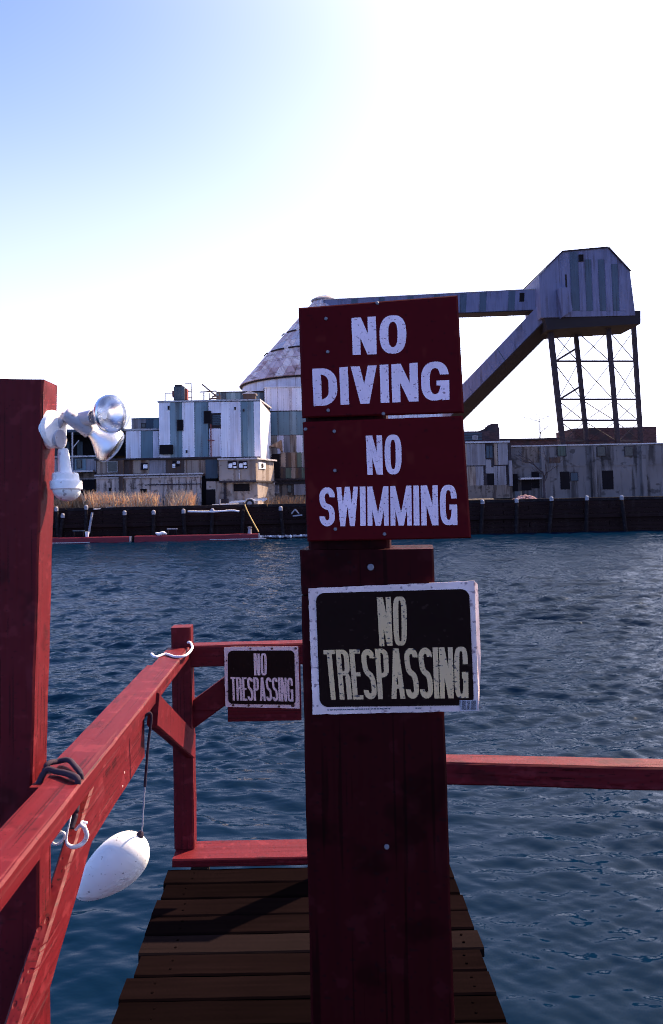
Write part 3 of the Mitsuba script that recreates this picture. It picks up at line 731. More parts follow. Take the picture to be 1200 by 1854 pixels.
obj('eyelet', lathe([(.013, 0), (.013, .012), (.007, .022), (0, .024)], W(252, 1516, 3.0), [.35, 0, .94], 14), 'rope_dark', fl, smooth=30)
hl = thing('hanging_line', 'thin line hanging from the rail down to the white float', 'line')
obj('upper_cord', strand([[XR - .03, 3.0, zr - .075], W(273, 1292, 3.0), W(268, 1350, 3.0), W(262, 1424, 3.0)], .0048), 'rope_dark', hl, smooth=True)
obj('lower_cord', strand([W(262.3, 1420, 3.0), W(260, 1455, 3.0), W(257, 1503, 3.0), W(252, 1513, 3.0)], .0026), 'line_thin', hl, smooth=True)

# ------------------------------------------------------------------ far shore
def XX(x, Y, y=850): return at(x, y, Y)[0]
def ZZ(y, Y, x=400): return at(x, y, Y)[2]
def face(x0, x1, y0, y1, Y, t=.05, back=.0, xm=None):
    """A slab whose front is at distance Y - t, seen between the pixels."""
    xm = (x0 + x1) / 2
    return bx(XX(x0, Y, (y0 + y1) / 2), XX(x1, Y, (y0 + y1) / 2), Y - t, Y + back, ZZ(y1, Y, xm), ZZ(y0, Y, xm))
def panel(par, x0, x1, y0, y1, Y, m, t=.05, name='wall__panel'):
    return obj(name, face(x0 + .09, x1 - .09, y0, y1, Y, t, -.002), m, par)
def mass(par, x0, x1, y0, y1, Y, depth, m, name='wall'):
    return obj(name, face(x0, x1, y0, y1, Y, 0, depth), m, par)
def window(par, x0, x1, y0, y1, Y, fm='trim_dark', pm='pane_dark', bars=(), t=.10, fr=.9):
    w = obj('window', cat([face(x0, x1, y0, y0 + fr, Y, t), face(x0, x1, y1 - fr, y1, Y, t), face(x0, x0 + fr, y0 + fr, y1 - fr, Y, t - .01), face(x1 - fr, x1, y0 + fr, y1 - fr, Y, t - .01)]
                          + [face(x0 + (x1 - x0) * b - .3, x0 + (x1 - x0) * b + .3, y0 + fr, y1 - fr, Y, t - .02) for b in bars]), fm, par)
    obj('pane', face(x0 + .3, x1 - .3, y0 + .3, y1 - .3, Y, t - .045), pm, w)
    return w

# main clad building
YM = 76.0
mb = thing('factory_building', 'tall factory block clad in white and teal striped sheets', 'building')
zb0, zt0 = ZZ(832, YM, 380), ZZ(727, YM, 380)
x0, x1 = XX(288, YM, 780), XX(470.5, YM, 780)
# plan: front at YM, right wall slants back
obj('wall', prism([(x0, YM), (x1, YM), (x1 + .62, YM + 7), (x0, YM + 7)], ZL - .3, zt0), 'trim_dark', mb)
strips = [(288, 308, 'panel_white'), (308, 320, 'panel_teal_pale'), (320, 330, 'panel_teal'), (330, 352, 'panel_white'), (352, 365, 'panel_teal_pale'), (365, 377, 'panel_teal'), (377, 400, 'panel_white_dull'),
          (400, 416, 'panel_white'), (416, 436, 'panel_white_dull'), (436, 448, 'panel_teal'), (448, 460, 'panel_teal_pale'), (460, 470.6, 'panel_white')]
for j, (a, b, m) in enumerate(strips):
    tl = -0.024
    yt, ybm = 729 + (a - 288) * -.012, 830 + (a - 288) * -.021
    if a == 377:
        panel(mb, a, b, yt, 748, YM, m, .05); panel(mb, a + 2, b, 776, ybm, YM, m, .06)
    elif a == 330:
        panel(mb, a, b, yt, ybm, YM, m, .05); panel(mb, 346, 352, 772, ybm - .5, YM - .05, 'panel_white', .03)
    else:
        panel(mb, a, b, yt, ybm, YM, m, .05 + .012 * (j % 2))
obj('wall__side_panel', trimesh.Trimesh(*(lambda A, B, C, D: (np.array([A, B, C, D, np.add(A, [.06, -.03, 0]), np.add(B, [.06, -.03, 0]), np.add(C, [.06, -.03, 0]), np.add(D, [.06, -.03, 0])]), [[4, 5, 6], [4, 6, 7], [0, 2, 1], [0, 3, 2], [0, 1, 5], [0, 5, 4], [1, 2, 6], [1, 6, 5], [2, 3, 7], [2, 7, 6], [3, 0, 4], [3, 4, 7]]))([x1, YM, zb0], [x1 + .62, YM + 7, zb0], [x1 + .62, YM + 7, zt0 - .5], [x1, YM, zt0 - .02]), process=False), 'panel_white', mb)
obj('roof', prism([(x0 - .12, YM - .14), (x1 + .06, YM - .14), (x1 + .78, YM + 7.1), (x0 - .12, YM + 7.1)], zt0, zt0 + .14), 'trim_pale', mb)
for a, b, c_, d in ((304, 307, 735, 742), (320.5, 332, 760, 780), (369, 382.5, 744, 767)): window(mb, a, b, c_, d, YM - .06, pm='opening_dark')
wl = obj('louvre', face(383.5, 400, 748, 751, YM - .05, .06), 'trim_dark', mb)
for j in range(6): obj('slat', face(384.5, 399, 751.5 + j * 3.1, 753.7 + j * 3.1, YM - .05, .05), 'panel_blue_dim', wl)
obj('louvre_sill', face(383.5, 400, 770, 772, YM - .05, .08), 'trim_dark', mb)
obj('vent_hood', face(290.5, 313.5, 806, 822.5, YM - .06, .5), 'opening_dark', mb)
for a, c_ in ((425.5, 739), (441, 742.5), (338, 817)): obj('vent', face(a - 1.6, a + 1.6, c_ - 2, c_ + 3, YM - .06, .06), 'trim_dark', mb)
obj('pipe', cat([rod(at(381.5, 768, YM - .2), at(382, 827, YM - .2), .06), rod(at(376, 797, YM - .2), at(388, 797.3, YM - .2), .05)]), 'pipe_red', mb)
# things on its roof
tk = thing('roof_cooling_unit', 'boxy blue cooling unit on the striped building roof', 'cooling unit')
obj('housing', face(314.5, 333.5, 700, 724, YM + 2, 0, 1.6), 'panel_blue_dim', tk)
obj('lid', face(316.5, 329, 697, 700, YM + 2.2, 0, 1.2), 'trim_dark', tk)
obj('side_duct', cat([face(334, 338.5, 704, 723, YM + 2.3, 0, 1.0), face(311.5, 314.4, 708, 718, YM + 2.3, 0, .9)]), 'pipe_red', tk)
obj('platform', face(298, 342, 725, 727.5, YM + 1.6, 0, 2.2), 'trim_dark', tk)
rl = thing('roof_guard_rail', 'thin pipe guard rail around the roof cooling unit', 'railing')
R_ = lambda a, b: obj('pipe', rod(a, b, .035), 'steel_dark', rl)
R_(at(299, 712, YM + 3), at(312, 712, YM + 3)); R_(at(299, 712, YM + 3), at(299, 727, YM + 3)); R_(at(335, 694, YM + 3), at(346, 694, YM + 3)); R_(at(346, 694, YM + 3), at(347, 726, YM + 3)); R_(at(338, 709, YM + 3), at(346, 709, YM + 3)); R_(at(340, 720, YM + 3), at(347, 720, YM + 3))
jn = thing('roof_conveyor_frame', 'rusty steel frame with a slanted boom on the striped roof', 'frame')
for a, b, r in (((361, 710), (392, 708), .10), ((369, 711), (369, 726), .10), ((366, 696), (396, 721), .13), ((379, 712), (379, 725), .07), ((396, 709), (380, 724), .08), ((384, 718), (400, 717), .10), ((380, 722), (400, 721), .12), ((397, 709), (398, 724), .07), ((389, 708), (399, 715), .07)):
    obj('bar', beam(at(*a, YM + 2.5), at(*b, YM + 2.5), r, r), 'panel_rust_dark', jn)
vt = thing('roof_ventilator', 'squat brown ventilator with pointed cap on the striped roof', 'ventilator')
obj('body', face(440, 462, 713, 722.5, YM + 2, 0, 1.5), 'panel_rust_dark', vt)
vx0, vx1, vz = XX(438.5, YM + 2, 710), XX(465, YM + 2, 710), ZZ(713, YM + 2, 450)
obj('cap', prism_y([(vx0, vz), (vx1, vz), ((vx0 + vx1) / 2, vz + .28)], YM + 1.9, YM + 3.6), 'trim_pale', vt)
# low annex left of it
an = thing('annex_building', 'low pale annex left of the striped factory block', 'building')
YA = 77.0
mass(an, 226, 288, 779, 834, YA, 8, 'trim_dark'); mass(an, 238, 288, 758, 779, YA + 1.2, 6, 'panel_grey', 'upper_wall')
for a, b, m in ((228, 255, 'panel_white'), (255, 277, 'panel_teal'), (277, 287.5, 'panel_white_dull')): panel(an, a, b, 780.5, 831, YA, m)
for a, b, m in ((240, 256, 'panel_grey'), (264, 278, 'panel_blue_dim'), (278, 288, 'panel_teal')): panel(an, a, b, 759, 776, YA + 1.2, m)
obj('parapet', face(226, 288, 776.5, 779.5, YA, .12, .1), 'trim_pale', an); window(an, 255.5, 264, 766, 775, YA + 1.2)
obj('upper_parapet', face(238, 288, 756.8, 758.6, YA + 1.2, .1, .1), 'panel_teal', an)
# far left sheds
sh = thing('lean_to_shed', 'blue grey lean-to shed with a dark open upper floor behind the left floodlights', 'building')
YH = 76.5
mass(sh, -60, 176, 826, 858, YH, 8, 'panel_blue_dim'); mass(sh, -60, 226, 782, 828, YH + 3.5, 5, 'opening_dark', 'open_bay')
obj('roof', face(-60, 226, 779, 784, YH + .5, .4, 6), 'panel_blue_dim', sh); obj('ledge', face(-60, 176, 827, 829.5, YH, .25, .05), 'trim_pale', sh)
for j in range(12): panel(sh, -60 + j * 19.6, -60 + (j + 1) * 19.6, 831, 855, YH, ('panel_blue_dim', 'panel_teal', 'panel_grey')[j % 3])
obj('awning', face(-20, 172, 853.5, 856.5, YH, .7, .05), 'trim_pale', sh); window(sh, 139, 148, 832, 848, YH - .05)
for a in (131, 60, 10): obj('upright', cat([rod(at(a, 783, YH - .1), at(a, 853, YH - .1), .07), rod(at(a, 812, YH - .1), at(a + 12, 797, YH - .1), .05)]), 'trim_pale', sh)
for a, b in ((100, 111), (121, 126), (140, 150)): panel(sh, a, b, 800, 826, YH + 3.5, 'panel_blue_dim', .08)
mass(sh, -60, 171, 858, 916, YH + .3, 7.5, 'concrete_rust', 'base_wall')
obj('base_bay', face(118, 172, 866, 915, YH + .3, .05), 'panel_grey', sh); obj('base_opening', face(146, 172, 868, 915, YH + .25, .06), 'opening_dark', sh)
# lower concrete storey with stained walls
lc = thing('loading_building', 'low rust stained concrete building under the striped sheets', 'building')
YB = 74.5
mass(lc, 174, 364, 862, 918, YB, 5.8, 'concrete_stained', 'lower_wall'); mass(lc, 174, 396, 831, 863, YB + .35, 5.3, 'panel_rust_dark', 'upper_wall')
obj('ledge', cat([face(172, 368, 858, 860.5, YB, .35, .05), face(172, 366, 863, 865, YB, .2, .05)]), 'trim_pale', lc)
obj('eave', face(172, 400, 829, 832, YB + .35, .3, .1), 'trim_dark', lc)
mm = ['panel_rusty', 'panel_rust_dark', 'panel_grey', 'panel_rusty', 'panel_rust_dark', 'panel_rusty']
xs_ = [176, 190, 206, 214, 226, 240, 256, 270, 285, 300, 318, 334, 350, 366, 380, 395]
for j in range(len(xs_) - 1): panel(lc, xs_[j], xs_[j + 1], 833, 857.5, YB + .35, mm[(j * 5 + j // 2) % 6], name='upper_wall__panel')
window(lc, 194, 213, 835, 855, YB + .28, fm='trim_pale'); window(lc, 255, 268, 838, 851, YB + .28, pm='opening_dark'); window(lc, 312, 326, 834, 845, YB + .28, pm='opening_dark')
obj('notice', face(259, 267, 841, 848, YB + .2, .02), 'curtain_white', lc); obj('notice', face(312, 317, 840, 847, YB + .2, .02), 'curtain_white', lc); obj('notice', face(320, 326, 834, 839.5, YB + .2, .02), 'trim_pale', lc)
obj('drain_pipe', face(216, 224, 833, 900, YB, .3), 'panel_rust_dark', lc)
for a, b, c_, d in ((197, 209, 883, 889), (254, 266, 885, 918)): obj('opening', face(a, b, c_, d, YB, .04), 'opening_dark', lc)
for j, a in enumerate((205, 250, 300, 335)): obj('lower_wall__pilaster', face(a - 3, a + 3, 866, 917, YB, .10), 'concrete_stained', lc)
obj('cable', rod(at(262, 878, YB - .3), at(364, 876, YB - .3), .05), 'trim_dark', lc)
obj('doorway', face(364, 393, 840, 916, YB + .9, .3), 'opening_dark', lc); obj('door_panel', face(372, 394, 832, 866, YB + .4, .12), 'panel_blue_dim', lc)
# tan block with clipped corner
tb = thing('tan_office_block', 'small tan block with a sunlit clipped corner and two papered windows', 'building')
YT = 73.6
p1, p2 = XX(396, YT, 850), XX(463, YT, 850); p3 = XX(496, 78.5, 850)
foot = [(p1, YT), (p2, YT), (p3, 78.5), (p1, 78.5)]
zt1, zb1 = ZZ(832, YT, 440), ZZ(870, YT, 440)
obj('upper_wall', prism(foot, zb1, zt1), 'stucco_tan', tb)
obj('roof', prism([(p1 - .1, YT - .18), (p2 + .15, YT - .18), (p3 + .3, 78.6), (p1 - .1, 78.6)], zt1, zt1 + .14), 'trim_pale', tb)
foot2 = [(p1 - 1.2, YT + .5), (p2 + .1, YT + .5), (p3, 79), (p1 - 1.2, 79)]
obj('lower_wall', prism(foot2, ZL - .3, zb1), 'stucco_tan', tb)
obj('ledge', prism([(p1, YT - .06), (p2 + .05, YT - .06), (p3 + .2, 78.5), (p1, 78.5)], zb1 - .16, zb1), 'trim_dark', tb)
for a in (412.5, 431.5):
    w = window(tb, a, a + 16.5, 834.5, 849, YT, pm='opening_dark', bars=(.5,))
    obj('paper', face(a + 1.2, a + 8, 839, 847, YT, .09), 'curtain_white', w); obj('paper', face(a + 9, a + 14.5, 837, 842, YT, .09), 'curtain_white', w); obj('paper', face(a + 10, a + 15.5, 844, 847.5, YT, .09), 'curtain_white', w)
obj('pipe', rod(at(433, 851, YT - .1), at(433.5, 868, YT - .1), .06), 'trim_pale', tb)
cn = np.array([4.9, -(p3 - p2), 0]); cn /= np.linalg.norm(cn)                    # the clipped corner's normal
ct = np.array([p3 - p2, 4.9, 0]); ct /= np.linalg.norm(ct)
cc = np.array([p2, YT, 0]) + ct * 1.6
def cbox(c, hw, z0, z1, t):
    V = [c + ct * sx * hw + cn * o + [0, 0, z] for o in (0.005, t) for z in (z0, z1) for sx in (-1, 1)]
    return trimesh.convex.convex_hull(np.array(V))
zw0, zw1 = ZZ(848, YT, 470), ZZ(836, YT, 470)
cw = obj('window', cbox(cc, .95, zw0, zw1, .06), 'curtain_white', tb); obj('pane', cbox(cc, .28, zw0 + .1, zw1 - .1, .08), 'opening_dark', cw)
for a, b, c_, d, m in ((373, 390, 886, 914, 'opening_dark'), (423, 452, 876, 889, 'opening_dark')): obj('opening', face(a, b, c_, d, YT + .5, .06), m, tb)
obj('drain', face(405, 410, 872, 908, YT + .5, .12), 'trim_dark', tb); obj('planter', face(400, 414, 903, 911, YT - .3, .5), 'trim_dark', tb)
# rusty shed to its right, with an open canopy, going on behind the signs
rs = thing('rusty_shed', 'rusty patchwork shed right of the tan block', 'building')
YR = 81.0
mass(rs, 497, 640, 822, 876, YR + 1.0, 6, 'trim_dark')
mass(rs, 470, 640, 876, 918, YR + 1.2, 6, 'concrete_rust', 'base_wall')
xs_ = [508, 517, 527, 537, 546, 556, 568, 580, 592, 604, 616, 628, 640]
mm = ['panel_rusty', 'panel_rust_dark', 'panel_rusty', 'panel_green', 'panel_grey', 'panel_rusty']
for j in range(len(xs_) - 1):
    panel(rs, xs_[j], xs_[j + 1], 819, 846, YR + 1, mm[j % 6]); panel(rs, xs_[j], xs_[j + 1], 847, 866, YR + 1, mm[(j * 2 + 1) % 6])
obj('doorway', face(493, 506, 823, 866, YR + 1, .06), 'opening_dark', rs)
obj('ledge', face(470, 640, 866, 869, YR + 1, .3, .1), 'trim_dark', rs)
window(rs, 496, 505, 876, 893, YR + 1.2, fm='trim_pale', pm='panel_grey'); window(rs, 520, 528, 878, 892, YR + 1.2); obj('base_bay', face(468, 492, 876, 896, YR + 1.1, .05), 'panel_green', rs); obj('base_bay', face(532, 560, 874, 896, YR + 1.1, .05), 'panel_grey', rs)
cpx0, cpx1 = XX(487, YR, 800), XX(511, YR, 800)
cz0, cz1 = ZZ(817, YR, 500), ZZ(796, YR, 500)
obj('canopy', prism_y([(cpx0, cz0 + .55), (cpx1 - .1, cz1), (cpx1, cz0), (cpx1 - .2, cz0), (cpx1 - .35, cz0 + .35), (cpx0, cz0 + .7)], YR + .4, YR + 1.8), 'panel_rusty', rs)
# warehouse under the cone
wh = thing('warehouse', 'long pale warehouse with teal and white cladding below the conical roof', 'building')
YW = 85.0
mass(wh, 478, 800, 700, 862, YW, 12, 'trim_dark'); mass(wh, 392, 479, 710, 830, YW + .6, 10, 'trim_dark', 'rear_wall')
for j in range(14):
    a, b = 479 + j * 23, 479 + (j + 1) * 23
    dy = -j * .46
    for q in range(2):
        a2, b2 = a + q * 11.5, a + (q + 1) * 11.5
        panel(wh, a2, b2, 701 + dy, 744 + dy, YW, 'panel_white_dull' if (j + q) % 3 else 'panel_white', .06)
        panel(wh, a2, b2, 746 + dy, 788 + dy, YW, 'panel_white_dull' if j > 8 else 'panel_teal' if (j * 2 + q) % 4 else 'panel_teal_pale', .05)
        panel(wh, a2, b2, 789 + dy, 822 + dy, YW, ('panel_grey', 'panel_white_dull', 'panel_rusty')[(j + 2 * q) % 3], .06)
for j in range(10): panel(wh, 392 + j * 8.7, 392 + (j + 1) * 8.7, 711, 770, YW + .6, ('panel_teal', 'panel_blue_dim', 'panel_teal', 'panel_teal_pale')[j % 4])
obj('roof_edge', face(478, 802, 698.5, 700, YW, .15, .1), 'trim_pale', wh); obj('rear_roof_edge', face(392, 479, 708.7, 710, YW + .6, .12, .1), 'trim_dark', wh)
# conical roof
dm = thing('conical_storage_dome', 'huge cone roof of weathered pink and white sheets behind the factory', 'dome')
YD = 115.0
eave = at(434, 703, YD); apex = at(588, 546, YD)
DC = np.array([apex[0], YD, 0]); DR = apex[0] - eave[0]; DZ0, DZ1 = eave[2], apex[2] + .6
obj('drum', tube([[DC[0], YD, ZL - .5], [DC[0], YD, DZ0]], DR - .4, 64), 'panel_white_dull', dm, smooth=40)
def cone_pt(a, t, o=0.0):
    r = DR * (1 - t) + 1.0 * t
    nz = DR / math.hypot(DR, DZ1 - DZ0); nr = (DZ1 - DZ0) / math.hypot(DR, DZ1 - DZ0)
    return np.array([DC[0] + math.sin(a) * (r + nr * o), YD - math.cos(a) * (r + nr * o), DZ0 + (DZ1 - DZ0) * t + nz * o])
def cone_cell(a0, a1, t0, t1, o0, o1):
    V = [cone_pt(a, t, o) for o in (o0, o1) for a, t in ((a0, t0), (a1, t0), (a1, t1), (a0, t1))]
    return trimesh.Trimesh(V, [[4, 5, 6], [4, 6, 7], [0, 2, 1], [0, 3, 2], [0, 1, 5], [0, 5, 4], [1, 2, 6], [1, 6, 5], [2, 3, 7], [2, 7, 6], [3, 0, 4], [3, 4, 7]], process=False)
roof = obj('roof', cat([cone_cell(a, a + math.pi / 32, 0, 1, -.3, -.04) for a in np.arange(64) * math.pi / 32]), 'trim_dark', dm)
NR = 9
for r in range(NR):
    n = 26
    t0, t1 = r / NR, (r + 1) / NR
    for j in range(n):
        a0 = -math.pi / 2 + j * math.pi / n + (r % 2) * .02
        a1 = a0 + math.pi / n
        u = rng.random()
        m = ('dome_pink' if u < .45 else 'dome_rust' if u < .65 else 'dome_pale') if r < 2 else ('dome_pale' if u < .55 else 'dome_grey' if u < .72 else 'dome_pink' if u < .94 else 'dome_rust')
        lo = .003
        o = .02 + .05 * rng.random()
        obj('panel', cone_cell(a0 + .003, a1 - .003, t0 + .001, t1 - lo, -.03, o + .03), m, roof)
for r in (3, 5, 7):
    for seg in range(7):
        a0 = -math.pi / 2 + .1 + seg * .42
        obj('walkway', cat([cone_cell(a0 + q * .033, a0 + q * .033 + .0325, r / NR - .007, r / NR + .002, .15, .30) for q in range(10 if seg % 3 else 8)]), 'steel_dark', dm)
obj('vent_stack', lathe([(0, 0), (1.55, 0), (1.55, 1.25), (1.75, 1.3), (1.75, 1.5), (.9, 1.95), (0, 2.0)], [DC[0] - .2, YD, DZ1 - 1.9], [0, 0, 1], 28), 'panel_grey', dm, smooth=30)
# conveyor galleries, head house, tower
YG = 100.0
gl = thing('conveyor_gallery', 'long level enclosed conveyor gallery from the cone top to the head house', 'conveyor')
g0, g1 = at(1013, 544.5, YG), at(592, 563, YD - 1.0)
gd = g1 - g0; gL = np.linalg.norm(gd); gu = gd / gL
obj('casing', beam(g0, g1, 2.6, 2.55, c=.03), 'gallery_grey', gl)
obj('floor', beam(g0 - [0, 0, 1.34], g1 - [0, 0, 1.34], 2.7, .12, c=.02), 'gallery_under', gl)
obj('roof', beam(g0 + [0, 0, 1.32], g1 + [0, 0, 1.32], 2.75, .08, c=.02), 'trim_pale', gl)
gs = np.cross([0, 0, 1.0], gu); gs /= np.linalg.norm(gs); gs = gs if gs[1] < 0 else -gs
def along(x):                                      # distance along the gallery of what stands at a picture column
    d_ = ray(x, 545); n_ = np.cross(d_, [0, 0, 1.0])
    return np.dot(EYE - (g0 + gs * 1.3), n_) / np.dot(gu, n_)
for x in (838, 874, 926, 790, 742, 690, 640):
    c_ = g0 + gu * along(x) + gs * 1.315
    obj('cladding_strip', beam(c_ - gu * .42, c_ + gu * .42, .04, 2.4, c=.004), 'gallery_teal', gl)
for t, m in ((.06, 0), (.14, 0), (.2, 0), (.3, 0), (.43, 0), (.56, 0), (.7, 0), (.85, 0)):
    c_ = g0 + gd * t * .9 + gs * 1.312
    obj('seam', beam(c_ - gu * .05, c_ + gu * .05, .04, 2.5, c=.004), 'gallery_grey', gl)
c_ = g0 + gu * along(945) + gs * 1.32
wv = obj('window', beam(c_ - gu * .3 + [0, 0, .35], c_ + gu * .3 + [0, 0, .35], .06, 1.1, c=.004), 'opening_dark', gl)
ic = thing('inclined_conveyor', 'steep enclosed conveyor climbing from behind the signs to the head house', 'conveyor')
i0, i1 = at(1003, 558, YG - .5), at(700, 868, YG + 22)
idr = (i1 - i0) / np.linalg.norm(i1 - i0)
obj('casing', beam(i0, i1, 2.9, 2.15, c=.03), 'gallery_grey', ic)
iu = np.array([0, 0, 1.0]) - idr * idr[2]; iu /= np.linalg.norm(iu)
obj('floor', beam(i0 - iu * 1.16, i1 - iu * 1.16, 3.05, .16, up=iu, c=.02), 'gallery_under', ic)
isd = np.cross(idr, iu); isd = isd if isd[1] < 0 else -isd
for j in range(14):
    c_ = i0 + (i1 - i0) * (.12 + j * .06) + isd * 1.462
    obj('seam', beam(c_ - idr * .06, c_ + idr * .06, .04, 2.1, up=iu, c=.004), 'gallery_teal' if j % 4 == 2 else 'gallery_grey', ic)
hh_ = thing('conveyor_head_house', 'pale blue sheet metal head house at the top of the tower', 'building')
hp = [(979.5, 575), (975.5, 498), (1018, 456.5), (1100, 449), (1140, 492), (1150, 571)]
poly = [(at(x, y, YG - 2)[0], at(x, y, YG - 2)[2]) for x, y in hp]
obj('wall', prism_y(poly, YG - 2, YG + 5), 'gallery_grey', hh_)
ra = [(np.array(poly[i]), np.array(poly[i + 1])) for i in (1, 2, 3)]
for a, b in ra:
    d_ = b - a; nrm = np.array([-d_[1], d_[0]]); nrm = nrm / np.linalg.norm(nrm) * .13; nrm = nrm if nrm[1] > 0 else -nrm
    obj('roof', prism_y([tuple(a + nrm * .05), tuple(b + nrm * .05), tuple(b + nrm), tuple(a + nrm)], YG - 2.2, YG + 5.2), 'trim_dark', hh_)
obj('wall__panel', face(1033, 1047, 456.5, 563, YG - 2, .06, -.002), 'gallery_teal', hh_)
for j in range(7): obj('wall__panel', face(1048 + j * 12, 1059 + j * 12, 470 + (j > 4) * 8, 563, YG - 2, .05, -.002), ('gallery_grey', 'gallery_teal')[j % 2], hh_)
window(hh_, 1047, 1056, 461, 474, YG - 2.06, pm='opening_dark'); obj('wall__panel', face(1017, 1032, 470, 563, YG - 2, .05, -.002), 'gallery_grey', hh_)
obj('recess', face(1023, 1026, 497, 520, YG - 2.05, .03), 'gallery_under', hh_)
obj('chute', prism_y([(at(x, y, YG - 2.3)[0], at(x, y, YG - 2.3)[2]) for x, y in ((1008, 524), (1027, 523), (1033.5, 564), (1015, 576))], YG - 2.9, YG - 1.9), 'gallery_grey', hh_)
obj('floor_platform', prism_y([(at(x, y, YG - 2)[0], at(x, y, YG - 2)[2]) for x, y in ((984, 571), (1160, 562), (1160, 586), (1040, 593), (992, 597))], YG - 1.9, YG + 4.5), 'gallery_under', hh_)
tw = thing('steel_tower', 'dark steel lattice tower carrying the conveyor head house', 'tower')
LEG = [((995, 590), (1018, 800)), ((1040, 585), (1062, 800)), ((1100, 585), (1118, 800)), ((1146, 580), (1160, 800))]
def legp(i, y, Y=YG): (a, b) = LEG[i]; t = (y - a[1]) / (b[1] - a[1]); return at(a[0] + (b[0] - a[0]) * t, y, Y)
for i in range(4):
    p_, q_ = legp(i, 585, YG + (i % 2) * 3), legp(i, 800, YG + (i % 2) * 3)
    q_ = p_ + (q_ - p_) * ((p_[2] - ZL + .3) / (p_[2] - q_[2]))
    obj('leg', beam(p_, q_, .62 if i == 0 else .5, .5, up=(0, 1, 0), c=.02), 'steel_dark', tw)
lv = [598, 656, 725, 763, 800]
for i in range(3):
    YA0, YB0 = YG + (i % 2) * 3, YG + ((i + 1) % 2) * 3
    for j in range(len(lv) - 1):
        obj('girt', beam(legp(i, lv[j + 1] - 2, YA0), legp(i + 1, lv[j + 1] - 2, YB0), .18, .22), 'steel_dark', tw)
        obj('tie_rod', rod(legp(i, lv[j], YA0), legp(i + 1, lv[j + 1], YB0), .055), 'steel_dark', tw)
        obj('tie_rod', rod(legp(i + 1, lv[j], YB0), legp(i, lv[j + 1], YA0), .04), 'steel_dark', tw)
for j in (1, 2):
    obj('knee_brace', beam(legp(0, lv[j], YG), legp(1, lv[j] - 26, YG + 3), .16, .2), 'steel_dark', tw)
    c_ = legp(1, lv[j] - 12, YG + 3)
# right hand buildings
b1_ = thing('brick_loft', 'dark brick building with a stepped chimney rising behind the right sheds', 'building')
YK = 84.0
mass(b1_, 700, 888, 782, 880, YK, 8, 'brick_dark'); mass(b1_, 884, 905.5, 774, 880, YK + .4, 5, 'brick_dark', 'chimney_wall')
obj('chimney', face(889, 902, 767.5, 775, YK + .6, 0, 2), 'brick_dark', b1_); obj('coping', face(885, 890, 771, 774, YK + .6, 0, 2), 'brick_dark', b1_)
for j in range(3): obj('siding_board', face(700, 872, 785 + j * 5, 788.5 + j * 5, YK, .08), 'panel_blue_dim', b1_)
window(b1_, 855, 864, 788.5, 796, YK - .1, fm='trim_pale', pm='panel_grey')
b2_ = thing('patched_shed', 'two storey shed patched with pale sheets beside the sign right edge', 'building')
YP = 75.5
mass(b2_, 690, 926, 802, 888, YP, 6, 'trim_dark'); mass(b2_, 690, 928, 880, 904, YP - .1, 6, 'concrete_rust', 'base_wall')
sets = [(690, 720), (720, 750), (750, 780), (780, 808), (808, 832), (832, 845), (845, 861), (861, 878), (894, 900), (901, 919)]
for j, (a, b) in enumerate(sets):
    dy = (880 - a) * .02
    panel(b2_, a, b, 803 + dy, 842 + dy, YP, ('panel_grey', 'panel_grey', 'panel_rusty')[j % 3] if a != 894 else 'panel_rusty', .06)
    panel(b2_, a, b - (3 if j % 2 else 0), 844 + dy, 880 + dy, YP, ('panel_grey', 'panel_grey', 'panel_rusty', 'panel_grey')[j % 4], .05)
window(b2_, 879, 892, 806, 830, YP, pm='panel_blue_dim', bars=(.5,)); panel(b2_, 879, 889, 832, 846, YP, 'panel_grey'); panel(b2_, 879, 900, 846, 857, YP, 'panel_grey')
obj('doorway', face(882, 898, 857, 880, YP, .04), 'opening_dark', b2_); obj('pilaster', face(921, 926, 834, 880, YP, .3), 'panel_grey', b2_)
obj('eave', face(842, 922, 799, 802, YP, .2, .1), 'trim_pale', b2_)
b3_ = thing('stucco_warehouse', 'long mottled grey stucco warehouse with dark openings below the tower', 'building')
YU = 76.2
mass(b3_, 922, 1330, 805, 902, YU, 7, 'stucco_grey')
obj('coping', face(922, 1330, 803, 805.2, YU, .15, .3), 'trim_pale', b3_)
for a, b, c_, d in ((926, 937, 858, 890), (962, 976, 854, 884), (1014, 1031, 854, 886), (944, 962, 868, 888), (1090, 1110, 852, 886)): obj('opening', face(a, b, c_, d, YU, .04), 'opening_dark', b3_)
window(b3_, 1008, 1024, 806, 826, YU, pm='panel_green'); window(b3_, 1032, 1046, 855, 871, YU, fm='trim_dark', pm='panel_blue_dim'); window(b3_, 1080, 1096, 808, 826, YU); window(b3_, 1130, 1146, 808, 826, YU)
obj('dark_bay', face(944, 976, 808, 838, YU, .05), 'concrete_rust', b3_); obj('ledge', face(938, 976, 865, 868, YU, .8), 'trim_pale', b3_)
obj('lintel_band', face(922, 1330, 840, 842.5, YU, .06), 'stucco_grey', b3_); obj('boarding', face(994, 1014, 828, 838, YU, .05), 'panel_rust_dark', b3_)
for a in (979, 1070, 1160): obj('buttress', face(a, a + 8, 808, 900, YU, .3), 'stucco_grey', b3_)
b4_ = thing('flat_roofed_shop', 'long low dark flat roof strip seen just above the stucco warehouse', 'building')
mass(b4_, 906, 1010, 797, 880, 92, 6, 'brick_dark'); obj('parapet', face(904, 1012, 794, 797, 92, .3, .3), 'trim_dark', b4_)
b5_ = thing('dark_brick_stub', 'dark brick stub wall at the right behind the tower foot', 'building')
mass(b5_, 1041, 1190, 774, 880, 108, 8, 'brick_dark'); obj('lower_wing', face(1020, 1042, 796, 880, 107, 0, 5), 'brick_dark', b5_)

